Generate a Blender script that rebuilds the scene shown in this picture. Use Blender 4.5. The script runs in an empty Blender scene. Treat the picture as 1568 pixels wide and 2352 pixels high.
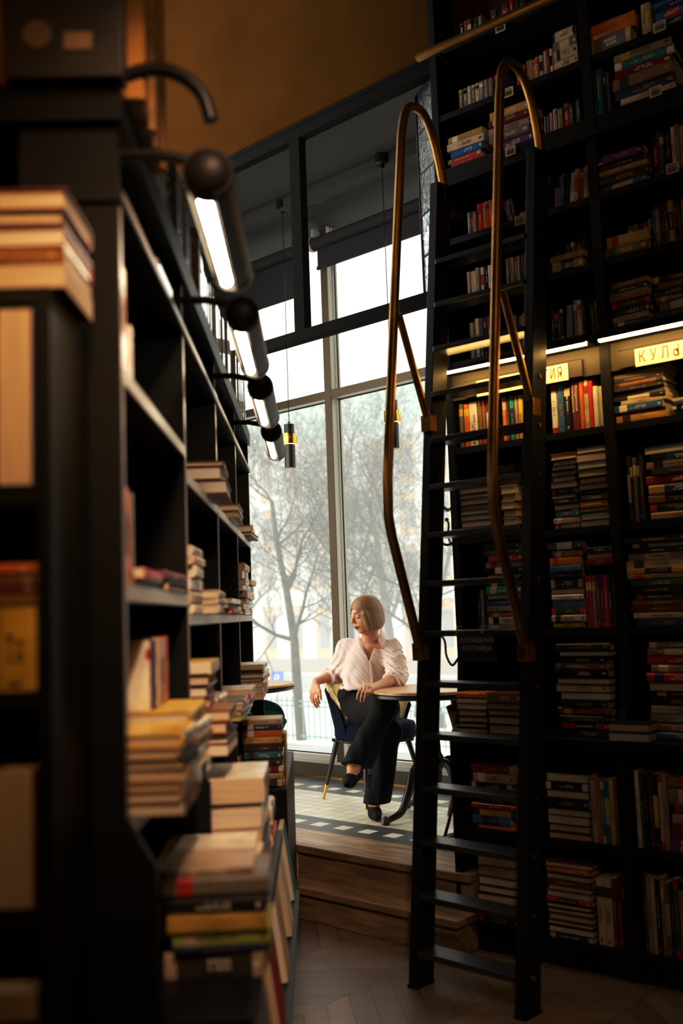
import bpy, bmesh, random, math
import numpy as np
from math import sin, cos, pi, radians, sqrt, atan2
from mathutils import Vector, Matrix
C = bpy.context.scene.collection
rnd = random.Random(7)

# ------------------------------------------------------------------ camera
F = 2300.0; PITCH = radians(5.9); ROLL = radians(2.05); EYE = Vector((0, 0, 1.47))
FW = Vector((0, cos(PITCH), sin(PITCH))); _r = Vector((1, 0, 0)); _u = _r.cross(FW)
RT = cos(ROLL)*_r - sin(ROLL)*_u; UP = sin(ROLL)*_r + cos(ROLL)*_u
def ray(px, py): return (px-784)/F*RT - (py-1176)/F*UP + FW
def onz(px, py, z):
    d = ray(px, py); return EYE + d*((z-EYE.z)/d.z)
def at(px, py, Y):
    d = ray(px, py); return EYE + d*(Y/d.y)
def onpl(px, py, P, ang):
    a = radians(ang); n = Vector((cos(a), sin(a), 0)); d = ray(px, py)
    return EYE + d*((P-EYE).dot(n)/d.dot(n))
cam_d = bpy.data.cameras.new('camera'); cam = bpy.data.objects.new('camera', cam_d); C.objects.link(cam)
cam.matrix_world = Matrix((( RT.x, UP.x, -FW.x, 0), (RT.y, UP.y, -FW.y, 0), (RT.z, UP.z, -FW.z, EYE.z), (0, 0, 0, 1)))
cam_d.sensor_fit = 'VERTICAL'; cam_d.sensor_height = 36; cam_d.lens = 36*F/2352
cam_d.clip_start = 0.05; cam_d.clip_end = 300
cam_d.dof.use_dof = True; cam_d.dof.focus_distance = 5.9; cam_d.dof.aperture_fstop = 1.7
bpy.context.scene.camera = cam
sc = bpy.context.scene
sc.view_settings.view_transform = 'Standard'
sc.view_settings.look = 'None'
sc.view_settings.exposure = 0.0
sc.cycles.use_denoising = True
sc.cycles.max_bounces = 8; sc.cycles.diffuse_bounces = 4; sc.cycles.glossy_bounces = 4
sc.cycles.transmission_bounces = 4; sc.cycles.transparent_max_bounces = 12; sc.cycles.volume_bounces = 0
sc.cycles.sample_clamp_indirect = 4.0; sc.cycles.caustics_reflective = False; sc.cycles.caustics_refractive = False

# ------------------------------------------------------------------ materials
MATS = {}
def mat(name, col, rough=0.6, metal=0.0, spec=0.5, emit=None, estr=0.0, var=0.0, vscale=8.0, bump=0.0, bscale=60.0, coat=0.0, stretch=None, col2=None):
    if name in MATS: return MATS[name]
    m = bpy.data.materials.new(name); m.use_nodes = True; nt = m.node_tree; b = nt.nodes['Principled BSDF']
    c = (*col, 1); b.inputs['Base Color'].default_value = c; b.inputs['Roughness'].default_value = rough
    b.inputs['Metallic'].default_value = metal; b.inputs['Specular IOR Level'].default_value = spec
    b.inputs['Coat Weight'].default_value = coat
    if emit: b.inputs['Emission Color'].default_value = (*emit, 1); b.inputs['Emission Strength'].default_value = estr
    if var or bump:
        tc = nt.nodes.new('ShaderNodeTexCoord'); src = tc.outputs['Object']
        if stretch:
            mp = nt.nodes.new('ShaderNodeMapping'); mp.inputs['Scale'].default_value = stretch
            nt.links.new(src, mp.inputs['Vector']); src = mp.outputs['Vector']
    if var:
        nz = nt.nodes.new('ShaderNodeTexNoise'); nz.inputs['Scale'].default_value = vscale; nz.inputs['Detail'].default_value = 5
        nt.links.new(src, nz.inputs['Vector'])
        mx = nt.nodes.new('ShaderNodeMix'); mx.data_type = 'RGBA'
        rp = nt.nodes.new('ShaderNodeValToRGB'); rp.color_ramp.elements[0].position = 0.35; rp.color_ramp.elements[1].position = 0.65
        nt.links.new(nz.outputs['Fac'], rp.inputs['Fac']); nt.links.new(rp.outputs['Color'], mx.inputs['Factor'])
        d = col2 if col2 else tuple(max(0, x*(1-var)) for x in col); mx.inputs['A'].default_value = (*d, 1)
        mx.inputs['B'].default_value = (*[min(1, x*(1+(0 if col2 else var))) for x in col], 1)
        nt.links.new(mx.outputs['Result'], b.inputs['Base Color'])
    if bump:
        n2 = nt.nodes.new('ShaderNodeTexNoise'); n2.inputs['Scale'].default_value = bscale; n2.inputs['Detail'].default_value = 4
        nt.links.new(src, n2.inputs['Vector']); bp = nt.nodes.new('ShaderNodeBump'); bp.inputs['Strength'].default_value = bump
        bp.inputs['Distance'].default_value = 0.01
        nt.links.new(n2.outputs['Fac'], bp.inputs['Height']); nt.links.new(bp.outputs['Normal'], b.inputs['Normal'])
    MATS[name] = m; return m
def emis(name, col, s):
    if name in MATS: return MATS[name]
    m = bpy.data.materials.new(name); m.use_nodes = True; nt = m.node_tree; nt.nodes.clear()
    o = nt.nodes.new('ShaderNodeOutputMaterial'); e = nt.nodes.new('ShaderNodeEmission')
    e.inputs['Color'].default_value = (*col, 1); e.inputs['Strength'].default_value = s
    nt.links.new(e.outputs[0], o.inputs['Surface']); MATS[name] = m; return m
BLK = mat('black painted wood', (0.009, 0.0092, 0.0095), 0.45, spec=.22, var=0.25, vscale=5, bump=0.06, bscale=30, stretch=(1, 1, .2))
BLKG = mat('satin black lacquer', (0.010, 0.0105, 0.011), 0.45, spec=.16)
BRASS = mat('brushed brass', (0.36, 0.20, 0.065), 0.42, 1.0, var=0.3, vscale=6, bump=0.1, bscale=40)
BRASSD = mat('polished brass', (0.62, 0.38, 0.11), 0.25, 1.0)
BLKM = mat('black metal', (0.008, 0.0075, 0.0075), 0.42, spec=.3)

# ------------------------------------------------------------------ object helpers
def link(o, parent=None):
    C.objects.link(o)
    if parent is not None: o.parent = parent
    return o
def tag(o, label=None, cat=None, group=None, kind=None):
    if label: o['label'] = label
    if cat: o['category'] = cat
    if group: o['group'] = group
    if kind: o['kind'] = kind
    return o
def empty(name, loc=(0, 0, 0), rz=0.0, label=None, cat=None, group=None):
    o = bpy.data.objects.new(name, None); o.empty_display_size = .1; C.objects.link(o)
    o.location = loc; o.rotation_euler = (0, 0, rz); return tag(o, label, cat, group)
class MB:
    """collects simple solids, then links them as one mesh object"""
    def __init__(s): s.v = []; s.f = []; s.m = []
    def add(s, vs, fs, mi=0):
        k = len(s.v); s.v += [tuple(v) for v in vs]; s.f += [tuple(i+k for i in f) for f in fs]; s.m += [mi]*len(fs); return s
    def box(s, a, b, mi=0, T=None):
        x0, y0, z0 = a; x1, y1, z1 = b
        vs = [Vector(p) for p in ((x0,y0,z0),(x1,y0,z0),(x1,y1,z0),(x0,y1,z0),(x0,y0,z1),(x1,y0,z1),(x1,y1,z1),(x0,y1,z1))]
        if T is not None: vs = [T @ v for v in vs]
        return s.add(vs, [(0,3,2,1),(4,5,6,7),(0,1,5,4),(1,2,6,5),(2,3,7,6),(3,0,4,7)], mi)
    def tube(s, pts, rad, n=10, mi=0, cap=True, flat=1.0):
        pts = [Vector(p) for p in pts]; rs = rad if isinstance(rad, (list, tuple)) else [rad]*len(pts)
        t0 = (pts[1]-pts[0]).normalized(); ref = Vector((0, 0, 1)) if abs(t0.z) < .9 else Vector((1, 0, 0))
        nrm = (ref - t0*ref.dot(t0)).normalized(); vs = []; L = len(pts)
        for i, p in enumerate(pts):
            t = (pts[min(i+1, L-1)]-pts[max(i-1, 0)]).normalized()
            nrm = (nrm - t*nrm.dot(t)).normalized(); bn = t.cross(nrm)
            for k in range(n):
                a = 2*pi*k/n; vs.append(p + (nrm*cos(a)*flat + bn*sin(a))*rs[i])
        fs = [(i*n+k, i*n+(k+1) % n, (i+1)*n+(k+1) % n, (i+1)*n+k) for i in range(L-1) for k in range(n)]
        if cap: fs += [tuple(range(n-1, -1, -1)), tuple((L-1)*n+k for k in range(n))]
        return s.add(vs, fs, mi)
    def lathe(s, prof, n=24, c=(0, 0, 0), mi=0, T=None):
        vs = []; c = Vector(c)
        for r, z in prof:
            for k in range(n): vs.append(c+Vector((r*cos(2*pi*k/n), r*sin(2*pi*k/n), z)))
        if T is not None: vs = [T @ v for v in vs]
        L = len(prof); fs = [(i*n+k, i*n+(k+1) % n, (i+1)*n+(k+1) % n, (i+1)*n+k) for i in range(L-1) for k in range(n)]
        fs += [tuple(range(n-1, -1, -1)), tuple((L-1)*n+k for k in range(n))]
        return s.add(vs, fs, mi)
    def prism(s, poly, h0, h1, mi=0, T=None):
        """poly in xy, extruded along z"""
        n = len(poly); vs = [Vector((x, y, h0)) for x, y in poly]+[Vector((x, y, h1)) for x, y in poly]
        if T is not None: vs = [T @ v for v in vs]
        return s.add(vs, [tuple(range(n-1, -1, -1)), tuple(range(n, 2*n))]+[(i, (i+1) % n, n+(i+1) % n, n+i) for i in range(n)], mi)
    def build(s, name, mats, parent=None, smooth=False, bevel=0.0):
        me = bpy.data.meshes.new(name); me.from_pydata(s.v, [], s.f)
        for m in (mats if isinstance(mats, (list, tuple)) else [mats]): me.materials.append(m)
        if any(s.m): me.polygons.foreach_set('material_index', s.m)
        if smooth: me.shade_smooth() if smooth is True else me.shade_smooth()
        me.update(); o = bpy.data.objects.new(name, me); link(o, parent)
        if smooth == 'auto':
            try: me.set_sharp_from_angle(angle=radians(40))
            except Exception: pass
        if bevel:
            b = o.modifiers.new('b', 'BEVEL'); b.width = bevel; b.segments = 2; b.limit_method = 'ANGLE'
        return o
def arc_path(pts, r, seg=6):
    """polyline with rounded corners"""
    pts = [Vector(p) for p in pts]; out = [pts[0]]
    for i in range(1, len(pts)-1):
        a = (pts[i-1]-pts[i]); b = (pts[i+1]-pts[i]); rr = min(r, a.length*.45, b.length*.45)
        p0 = pts[i]+a.normalized()*rr; p1 = pts[i]+b.normalized()*rr
        for k in range(seg+1):
            t = k/seg; out.append(p0*(1-t)**2 + pts[i]*2*t*(1-t) + p1*t*t)
    return out+[pts[-1]]
def catmull(pts, seg=6):
    P = [Vector(p) for p in pts]; P = [P[0]*2-P[1]]+P+[P[-1]*2-P[-2]]; out = []
    for i in range(1, len(P)-2):
        for k in range(seg):
            t = k/seg
            out.append(.5*((2*P[i])+(P[i+1]-P[i-1])*t+(2*P[i-1]-5*P[i]+4*P[i+1]-P[i+2])*t*t+(3*P[i]-P[i-1]-3*P[i+1]+P[i+2])*t**3))
    return out+[P[-2]]
def text_mesh(s, size, mt, parent, name='lettering', font_scale=(1, 1), mirror=False):
    cu = bpy.data.curves.new(name, 'FONT'); cu.body = s; cu.size = size; cu.extrude = .0004
    o = bpy.data.objects.new(name, cu); C.objects.link(o); bpy.context.view_layer.update()
    me = bpy.data.meshes.new_from_object(o.evaluated_get(bpy.context.evaluated_depsgraph_get()))
    bpy.data.objects.remove(o); o = bpy.data.objects.new(name, me); me.materials.clear(); me.materials.append(mt)
    link(o, parent); return o
def frame(P, ang):
    """local axes: X along the wall to the right, Y away from the viewer, Z up; ang = heading of the wall, degrees left of the view"""
    a = radians(ang); return Matrix(((sin(a), cos(a), 0, P[0]), (-cos(a), sin(a), 0, P[1]), (0, 0, 1, 0), (0, 0, 0, 1)))
# ------------------------------------------------------------------ the places everything is measured from
AW, AB, AL = 48.0, 51.5, 1.6
PW = onz(820, 1795, .32)                 # window wall, at the platform floor
PF = onz(820, 1923, .32)                 # dark glazed screen over the platform's edge
PB = onz(1454, 2258, 0)                  # foot of the right-hand bookcase
aB = radians(AB); NB = Vector((cos(aB), sin(aB), 0)); DB = Vector((-sin(aB), cos(aB), 0))
PU = PB + NB*.10                         # upper part of that bookcase
TW = frame(PW, AW); TF = frame(PF, AW); TU = frame(PU, AB); TB = frame(PB, AB)
def loc(T, px, py, ang):                 # pixel -> (x, z) on a wall's front
    p = onpl(px, py, Vector((T[0][3], T[1][3], 0)), ang); q = T.inverted() @ p; return q.x, q.z
FH = .32                                 # platform height
DW = (TF.inverted() @ PW).y              # platform depth
def quad(name, pts, m, kind='structure', parent=None):
    return tag(MB().add(pts, [tuple(range(len(pts)))]).build(name, m, parent), kind=kind)
# ---- wooden chevron floor
def chevron():
    m = bpy.data.materials.new('dark oak chevron'); m.use_nodes = True; nt = m.node_tree; b = nt.nodes['Principled BSDF']
    N = lambda t, **k: nt.nodes.new(t)
    def M(op, a, b_=None, c=None):
        n = N('ShaderNodeMath'); n.operation = op
        for i, x in enumerate((a, b_, c)):
            if x is None: continue
            if isinstance(x, (int, float)): n.inputs[i].default_value = x
            else: nt.links.new(x, n.inputs[i])
        return n.outputs[0]
    tc = N('ShaderNodeTexCoord'); mp = N('ShaderNodeMapping'); mp.inputs['Rotation'].default_value = (0, 0, radians(42))
    nt.links.new(tc.outputs['Object'], mp.inputs['Vector']); sp = N('ShaderNodeSeparateXYZ'); nt.links.new(mp.outputs[0], sp.inputs[0])
    x, y = sp.outputs[0], sp.outputs[1]
    cw = .46; colf = M('DIVIDE', x, cw); col = M('FLOOR', colf); fr = M('FRACT', colf)
    tri = M('PINGPONG', colf, 1.0); v = M('ADD', y, M('MULTIPLY', tri, cw*.9)); rowf = M('DIVIDE', v, .125)
    row = M('FLOOR', rowf); rf = M('FRACT', rowf)
    gap = M('MAXIMUM', M('LESS_THAN', rf, .035), M('LESS_THAN', fr, .008))
    cx = N('ShaderNodeCombineXYZ'); nt.links.new(col, cx.inputs[0]); nt.links.new(row, cx.inputs[1])
    wn = N('ShaderNodeTexWhiteNoise'); nt.links.new(cx.outputs[0], wn.inputs['Vector'])
    nz = N('ShaderNodeTexNoise'); nz.inputs['Scale'].default_value = 6; nz.inputs['Detail'].default_value = 8
    ms = N('ShaderNodeMapping'); ms.inputs['Rotation'].default_value = (0, 0, radians(0)); ms.inputs['Scale'].default_value = (1, 5, 1)
    nt.links.new(tc.outputs['Object'], ms.inputs['Vector']); nt.links.new(ms.outputs[0], nz.inputs['Vector'])
    fac = M('ADD', M('MULTIPLY', wn.outputs['Value'], .6), M('MULTIPLY', nz.outputs['Fac'], .5))
    cr = N('ShaderNodeValToRGB'); cr.color_ramp.elements[0].color = (.085, .058, .040, 1); cr.color_ramp.elements[1].color = (.20, .14, .095, 1)
    nt.links.new(fac, cr.inputs['Fac']); mx = N('ShaderNodeMix'); mx.data_type = 'RGBA'; nt.links.new(gap, mx.inputs['Factor'])
    nt.links.new(cr.outputs[0], mx.inputs['A']); mx.inputs['B'].default_value = (.008, .006, .005, 1)
    nt.links.new(mx.outputs['Result'], b.inputs['Base Color'])
    nt.links.new(M('ADD', .30, M('MULTIPLY', nz.outputs['Fac'], .2)), b.inputs['Roughness'])
    bp = N('ShaderNodeBump'); bp.inputs['Strength'].default_value = .25; bp.inputs['Distance'].default_value = .003
    nt.links.new(M('SUBTRACT', 1.0, gap), bp.inputs['Height']); nt.links.new(bp.outputs[0], b.inputs['Normal'])
    return m
CHEV = chevron()
def tiles():
    m = bpy.data.materials.new('glazed floor tiles'); m.use_nodes = True; nt = m.node_tree; b = nt.nodes['Principled BSDF']
    N = lambda t: nt.nodes.new(t)
    def M(op, a, b_=None, c=None):
        n = N('ShaderNodeMath'); n.operation = op
        for i, x in enumerate((a, b_, c)):
            if x is None: continue
            if isinstance(x, (int, float)): n.inputs[i].default_value = x
            else: nt.links.new(x, n.inputs[i])
        return n.outputs[0]
    tc = N('ShaderNodeTexCoord'); sp = N('ShaderNodeSeparateXYZ'); nt.links.new(tc.outputs['Object'], sp.inputs[0])
    S = .088; uf = M('DIVIDE', sp.outputs[0], S); vf = M('DIVIDE', sp.outputs[1], S)
    u = M('FLOOR', uf); v = M('FLOOR', vf); nr = math.floor(DW/S)
    alt = M('GREATER_THAN', M('MODULO', M('ADD', u, 1000), 2), .5)
    def band(k0):  # three dark rows, the middle one chequered with light tiles
        ins = M('MULTIPLY', M('GREATER_THAN', v, k0-.5), M('LESS_THAN', v, k0+2.5))
        mid = M('MULTIPLY', M('COMPARE', v, k0+1, .4), alt)
        return M('MULTIPLY', ins, M('SUBTRACT', 1, mid))
    nearw = M('MULTIPLY', M('GREATER_THAN', v, nr-5+.5), M('SUBTRACT', 1, M('MULTIPLY', M('COMPARE', v, nr-3, .4), alt)))
    dark = M('MAXIMUM', band(0), nearw)
    cx = N('ShaderNodeCombineXYZ'); nt.links.new(u, cx.inputs[0]); nt.links.new(v, cx.inputs[1])
    wn = N('ShaderNodeTexWhiteNoise'); nt.links.new(cx.outputs[0], wn.inputs['Vector'])
    chk = M('MULTIPLY', M('LESS_THAN', v, 4.5), M('GREATER_THAN', wn.outputs['Value'], .55))
    gap = M('MAXIMUM', M('LESS_THAN', M('FRACT', uf), .045), M('LESS_THAN', M('FRACT', vf), .045))
    a = N('ShaderNodeMix'); a.data_type = 'RGBA'; nt.links.new(wn.outputs['Value'], a.inputs['Factor'])
    a.inputs['A'].default_value = (.56, .51, .40, 1); a.inputs['B'].default_value = (.70, .65, .52, 1)
    d = N('ShaderNodeMix'); d.data_type = 'RGBA'; nt.links.new(wn.outputs['Value'], d.inputs['Factor'])
    d.inputs['A'].default_value = (.045, .053, .058, 1); d.inputs['B'].default_value = (.085, .098, .102, 1)
    e = N('ShaderNodeMix'); e.data_type = 'RGBA'; nt.links.new(dark, e.inputs['Factor']); nt.links.new(a.outputs['Result'], e.inputs['A']); nt.links.new(d.outputs['Result'], e.inputs['B'])
    g = N('ShaderNodeMix'); g.data_type = 'RGBA'; nt.links.new(gap, g.inputs['Factor']); nt.links.new(e.outputs['Result'], g.inputs['A']); g.inputs['B'].default_value = (.13, .10, .08, 1)
    nt.links.new(g.outputs['Result'], b.inputs['Base Color']); b.inputs['Roughness'].default_value = .38
    return m
TILE = tiles()
OAK = mat('worn oak', (.30, .20, .125), .38, var=.35, vscale=5, bump=.15, bscale=25, stretch=(1, 6, 6))
WALLT = mat('ochre plaster', (.062, .027, .0065), .95, spec=.0, var=.12, vscale=2, bump=.1, bscale=40)
WALLD = mat('dark plaster', (.03, .026, .022), .9, var=.2, vscale=2)
NCEIL = mat('grey painted ceiling', (.036, .038, .037), .8, var=.1, vscale=2)
tag(MB().box((-5, -4, -.1), (6, 9, 0)).build('floor', CHEV), kind='structure')
# platform with one lower step, its front parallel to the window wall
XE = (TF.inverted() @ onz(1066, 2016, .32)).x; XE2 = (TF.inverted() @ onz(1046, 2118, .16)).x
plat = MB().box((-2.6, .0, .02), (XE, .56, FH)).box((-2.6, .56, .02), (3.4, DW+.03, FH)).build('floor_platform', TILE); plat.matrix_world = TF; tag(plat, kind='structure')
EX = (TF.inverted() @ onz(860, 1973, .32)).y; EX2 = (TF.inverted() @ onz(850, 2073, .16)).y
s1 = MB().box((-2.6, EX, FH-.035), (XE, -.001, FH+.002)).box((-2.6, EX+.02, 0), (XE, -.001, FH-.035)).build('floor_step', OAK, bevel=.006); s1.matrix_world = TF; tag(s1, kind='structure')
s2 = MB().box((-2.6, EX2, .125), (XE2, EX+.03, .16)).box((-2.6, EX2+.02, 0), (XE2-.01, EX+.03, .125)).build('floor_step_lower', OAK, bevel=.006); s2.matrix_world = TF; tag(s2, kind='structure')
# room shell
RZ = 6.2
lwall = MB().box((-3.2, 0, 0), (4.6, .1, RZ)).build('wall_left', WALLD); lwall.matrix_world = Matrix.Translation((-.74, 0, 0)) @ Matrix.Rotation(radians(91.6), 4, 'Z'); tag(lwall, kind='structure')
tag(MB().box((-1.0, -3.3, 0), (5.2, -3.2, RZ)).build('wall_rear', WALLD), kind='structure')
tag(MB().box((4.6, -3.2, 0), (4.7, 3, RZ)).build('wall_right', WALLD), kind='structure')
tag(MB().box((-2.5, -3.3, RZ), (5.2, 9, RZ+.1)).build('ceiling', WALLD), kind='structure')
x0, z0 = loc(TF, 516, 404, AW)
SR = loc(TF, 991, 685, AW)[0]            # right end of the screen, where it meets the bookcase
w = MB().box((-2.6, .0, 4.285), (3.4, .12, RZ)).build('wall_back', WALLT); w.matrix_world = TF; tag(w, kind='structure')
w = MB().box((-1.0, .34, 0), (3.2, .44, RZ)).build('wall_bookcase', WALLD) if False else None
w = MB().box((-2.6, .12, 4.36), (3.4, DW+.2, 4.46)).box((-2.6, .75, 4.28), (3.4, .85, 4.36)).box((-2.6, .85, 4.31), (3.4, 1.0, 4.36)).build('ceiling_platform', NCEIL); w.matrix_world = TF; tag(w, kind='structure')
w = MB().box((-2.6, 0, FH), (-2.5, DW+.1, 4.4)).box((3.3, 0, FH), (3.4, DW+.1, 4.4)).build('wall_side', WALLD); w.matrix_world = TF; tag(w, kind='structure')
# ---- dark steel glazed screen hanging over the platform edge
px = lambda a, b: loc(TF, a, b, AW)
pl = (px(669, 337)[0]+px(685, 764)[0])/2; pr = (px(692, 320)[0]+px(710, 756)[0])/2
scr = MB()
scr.box((-2.6, -.03, 4.205), (SR+.17, .03, 4.285)).box((-2.6, -.03, 3.016), (SR+.17, .03, 3.082)).box((pl, -.028, 3.08), (pr, .028, 4.21)).box((SR+.10, -.03, 3.08), (SR+.16, .03, 4.21))
scr.box((-2.6, -.034, 4.27), (SR+.17, .034, 4.30)).box((-1.9, -.028, 3.08), (-1.84, .028, 4.21))
FRK = mat('matt black steel', (.005, .0045, .004), .8, spec=.08)
o = scr.build('trim_1', FRK, bevel=.004); o.matrix_world = TF; tag(o, kind='structure')
# textured leaded glass return between screen and bookcase
A = 20.0; P1 = onpl(1001, 400, Vector((TF @ Vector((SR+.02, 0, 0)))), AW)
def leaded():
    g = bpy.data.materials.new('rippled glass'); g.use_nodes = True; nt = g.node_tree; nt.nodes.clear()
    N = nt.nodes.new; o = N('ShaderNodeOutputMaterial'); t = N('ShaderNodeBsdfTransparent'); d = N('ShaderNodeBsdfRefraction'); mx = N('ShaderNodeMixShader'); gl = N('ShaderNodeBsdfGlossy'); m2 = N('ShaderNodeMixShader')
    t.inputs['Color'].default_value = (.80, .86, .92, 1); d.inputs['Color'].default_value = (.7, .78, .86, 1); d.inputs['IOR'].default_value = 1.15; d.inputs['Roughness'].default_value = .05; gl.inputs['Roughness'].default_value = .1
    tc = N('ShaderNodeTexCoord'); mp = N('ShaderNodeMapping'); mp.inputs['Scale'].default_value = (1, 1, .35); n = N('ShaderNodeTexNoise'); n.inputs['Scale'].default_value = 60; n.inputs['Detail'].default_value = 2; n.inputs['Distortion'].default_value = 1.5
    nt.links.new(tc.outputs['Object'], mp.inputs[0]); nt.links.new(mp.outputs[0], n.inputs['Vector']); bp = N('ShaderNodeBump'); bp.inputs['Strength'].default_value = .8; bp.inputs['Distance'].default_value = .01
    nt.links.new(n.outputs['Fac'], bp.inputs['Height']); nt.links.new(bp.outputs[0], d.inputs['Normal']); nt.links.new(bp.outputs[0], gl.inputs['Normal'])
    rp = N('ShaderNodeValToRGB'); rp.color_ramp.elements[0].position = .45; rp.color_ramp.elements[1].position = .6; nt.links.new(n.outputs['Fac'], rp.inputs[0]); nt.links.new(rp.outputs[0], mx.inputs[0])
    nt.links.new(t.outputs[0], mx.inputs[1]); nt.links.new(d.outputs[0], mx.inputs[2]); m2.inputs[0].default_value = .12
    nt.links.new(mx.outputs[0], m2.inputs[1]); nt.links.new(gl.outputs[0], m2.inputs[2]); nt.links.new(m2.outputs[0], o.inputs['Surface']); return g
TS = frame(P1, A)
root = empty('leaded_window', (P1.x, P1.y, 3.08), 0, 'narrow strip of rippled leaded glass between the black screen and bookcase', 'window')
WP = (TS.inverted() @ onpl(960, 300, P1, A)).x
gl = MB().box((WP, -.003, 3.085), (0, .003, 4.2)).build('pane', leaded()); gl.matrix_world = TS
ld = MB()
for k in range(6):
    z = 3.09+k*.222; ld.box((WP, -.006, z-.004), (0, .006, z+.004))
ld.box((WP-.012, -.008, 3.08), (WP, .008, 4.2)).box((-.004, -.008, 3.08), (.01, .008, 4.2))
lo = ld.build('lead_lattice', BLKM); lo.matrix_world = TS
for o in (gl, lo): o.parent = root; o.matrix_parent_inverse = Matrix.Translation((-P1.x, -P1.y, -3.08))
# ---- window wall
FRM = mat('anodised window frame', (.085, .062, .036), .5, .25)
FRL = mat('pale grey frame face', (.50, .49, .44), .5)
GLS = bpy.data.materials.new('clear window glass'); GLS.use_nodes = True
nt = GLS.node_tree; nt.nodes.clear(); _o = nt.nodes.new('ShaderNodeOutputMaterial'); _t = nt.nodes.new('ShaderNodeBsdfTransparent'); _g = nt.nodes.new('ShaderNodeBsdfGlossy'); _m = nt.nodes.new('ShaderNodeMixShader')
_g.inputs['Roughness'].default_value = .02; _m.inputs['Fac'].default_value = .0; _t.inputs['Color'].default_value = (.97, 1, .985, 1)
nt.links.new(_t.outputs[0], _m.inputs[1]); nt.links.new(_g.outputs[0], _m.inputs[2]); nt.links.new(_m.outputs[0], _o.inputs['Surface'])
wx = lambda a, b: loc(TW, a, b, AW)
m0 = (wx(736, 588)[0]+wx(757, 1320)[0])/2; m1 = m0+.062
wf = MB()   # front faces dark bronze (0), jamb faces pale (1)
zs = .44; zt = 4.36
cols = [m0-1.72, m0, m0+1.72, m0+3.0]
for c in cols:
    wf.box((c, 0, zs), (c+.062, .01, zt), 0); wf.box((c, .01, zs), (c+.062, .115, zt), 1)
    wf.box((c+.062, .06, zs), (c+.072, .10, zt), 1); wf.box((c-.01, .06, zs), (c, .10, zt), 1)
for a in (3.055,):
    wf.box((-2.6, 0.002, a), (3.4, .012, a+.06), 0); wf.box((-2.6, .012, a), (3.4, .11, a+.06), 1)
wf.box((-2.6, .0, .42), (3.4, .10, .45), 1).box((-2.6, .03, .45), (3.4, .09, .475), 1)
o = wf.build('window_1', [FRM, FRL]); o.matrix_world = TW; tag(o, kind='structure')
gk = MB()
for c in cols:
    gk.box((c+.072, .074, .47), (c+.078, .08, zt)).box((c-.016, .074, .47), (c-.010, .08, zt))
gk.box((-2.6, .074, .475), (3.4, .08, .483)).box((-2.6, .074, 3.045), (3.4, .08, 3.055))
o = gk.build('window_1_gasket', BLKM); o.matrix_world = TW; tag(o, kind='structure')
for i, (a, b) in enumerate(zip([-2.6]+cols, cols+[3.4])):
    for j, (z0, z1) in enumerate(((.47, 3.06), (3.10, zt))):
        o = MB().add([(a, .085, z0), (b, .085, z0), (b, .085, z1), (a, .085, z1)], [(0, 1, 2, 3)]).build('window_%d_pane' % (2+i*2+j), GLS); o.matrix_world = TW; tag(o, kind='structure')
PANEL = mat('brown sill panel', (.10, .075, .045), .5)
o = MB().box((-2.6, .0, FH), (3.4, .10, .42)).build('trim_2', PANEL); o.matrix_world = TW; tag(o, kind='structure')
o = MB().box((-2.6, -.008, FH), (3.4, .0, FH+.012)).build('baseboard_back', BRASSD); o.matrix_world = TW; tag(o, kind='structure')
# roller blinds
BLIND = mat('charcoal blind cloth', (.016, .017, .018), .85); GREY = mat('grey plastic', (.35, .34, .32), .5)
for (xa, xb, zb, lab) in ((m0+.02, m0+1.70, 4.02, 'charcoal roller blind with pale end bracket, right of the mullion'), (m0-1.70, m0-.05, 3.87, 'charcoal roller blind hanging lower, behind the first pendant lamp')):
    r = empty('roller_blind', (0, 0, 0), 0, lab, 'blind'); r.matrix_world = TW @ Matrix.Translation((xa, -.09, 4.2))
    MB().box((.02, .02, zb-4.2), (xb-xa-.02, .024, -.02)).build('blind_cloth', BLIND, r)
    MB().tube([(.01, 0, 0), (xb-xa-.01, 0, 0)], .045, 16).build('roller_tube', BLIND, r, smooth='auto')
    MB().box((.015, .012, zb-4.2-.012), (xb-xa-.015, .032, zb-4.2+.012)).build('bottom_bar', BLIND, r)
    MB().tube([(-.02, 0, 0), (.012, 0, 0)], .055, 16).box((-.015, 0, -.02), (0, .1, .12)).build('end_bracket', GREY, r, smooth='auto')
# ------------------------------------------------------------------ books
PAL = {'k': ((.012, .012, .014), 'black'), 'd': ((.05, .04, .035), 'dark brown'), 'g': ((.20, .19, .18), 'grey'), 'c': ((.60, .50, .36), 'cream'),
 'w': ((.70, .66, .58), 'white'), 'r': ((.50, .03, .025), 'red'), 'm': ((.17, .02, .02), 'maroon'), 'o': ((.62, .17, .03), 'orange'),
 'y': ((.62, .42, .06), 'yellow'), 'n': ((.025, .035, .10), 'navy blue'), 'b': ((.04, .14, .34), 'blue'), 't': ((.03, .20, .22), 'teal'),
 'e': ((.02, .30, .16), 'green'), 'h': ((.03, .08, .05), 'dark green'), 'u': ((.24, .12, .05), 'brown'), 'p': ((.15, .03, .18), 'purple'),
 'l': ((.42, .27, .30), 'mauve'), 's': ((.38, .28, .18), 'tan'), 'x': ((.42, .02, .16), 'magenta'), 'q': ((.42, .50, .10), 'lime green'), 'z': ((.50, .32, .08), 'gold')}
CM = {}
for k, (c, nm) in PAL.items():
    CM[k] = [mat('%s book cover %s' % (nm, q), tuple(min(1, max(0, ch*f)) for ch in c), r, var=.18, vscale=14, bump=.0) for q, f, r in (('matte', .85, .55), ('plain', 1.0, .42), ('glossy', 1.12, .22))]
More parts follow.
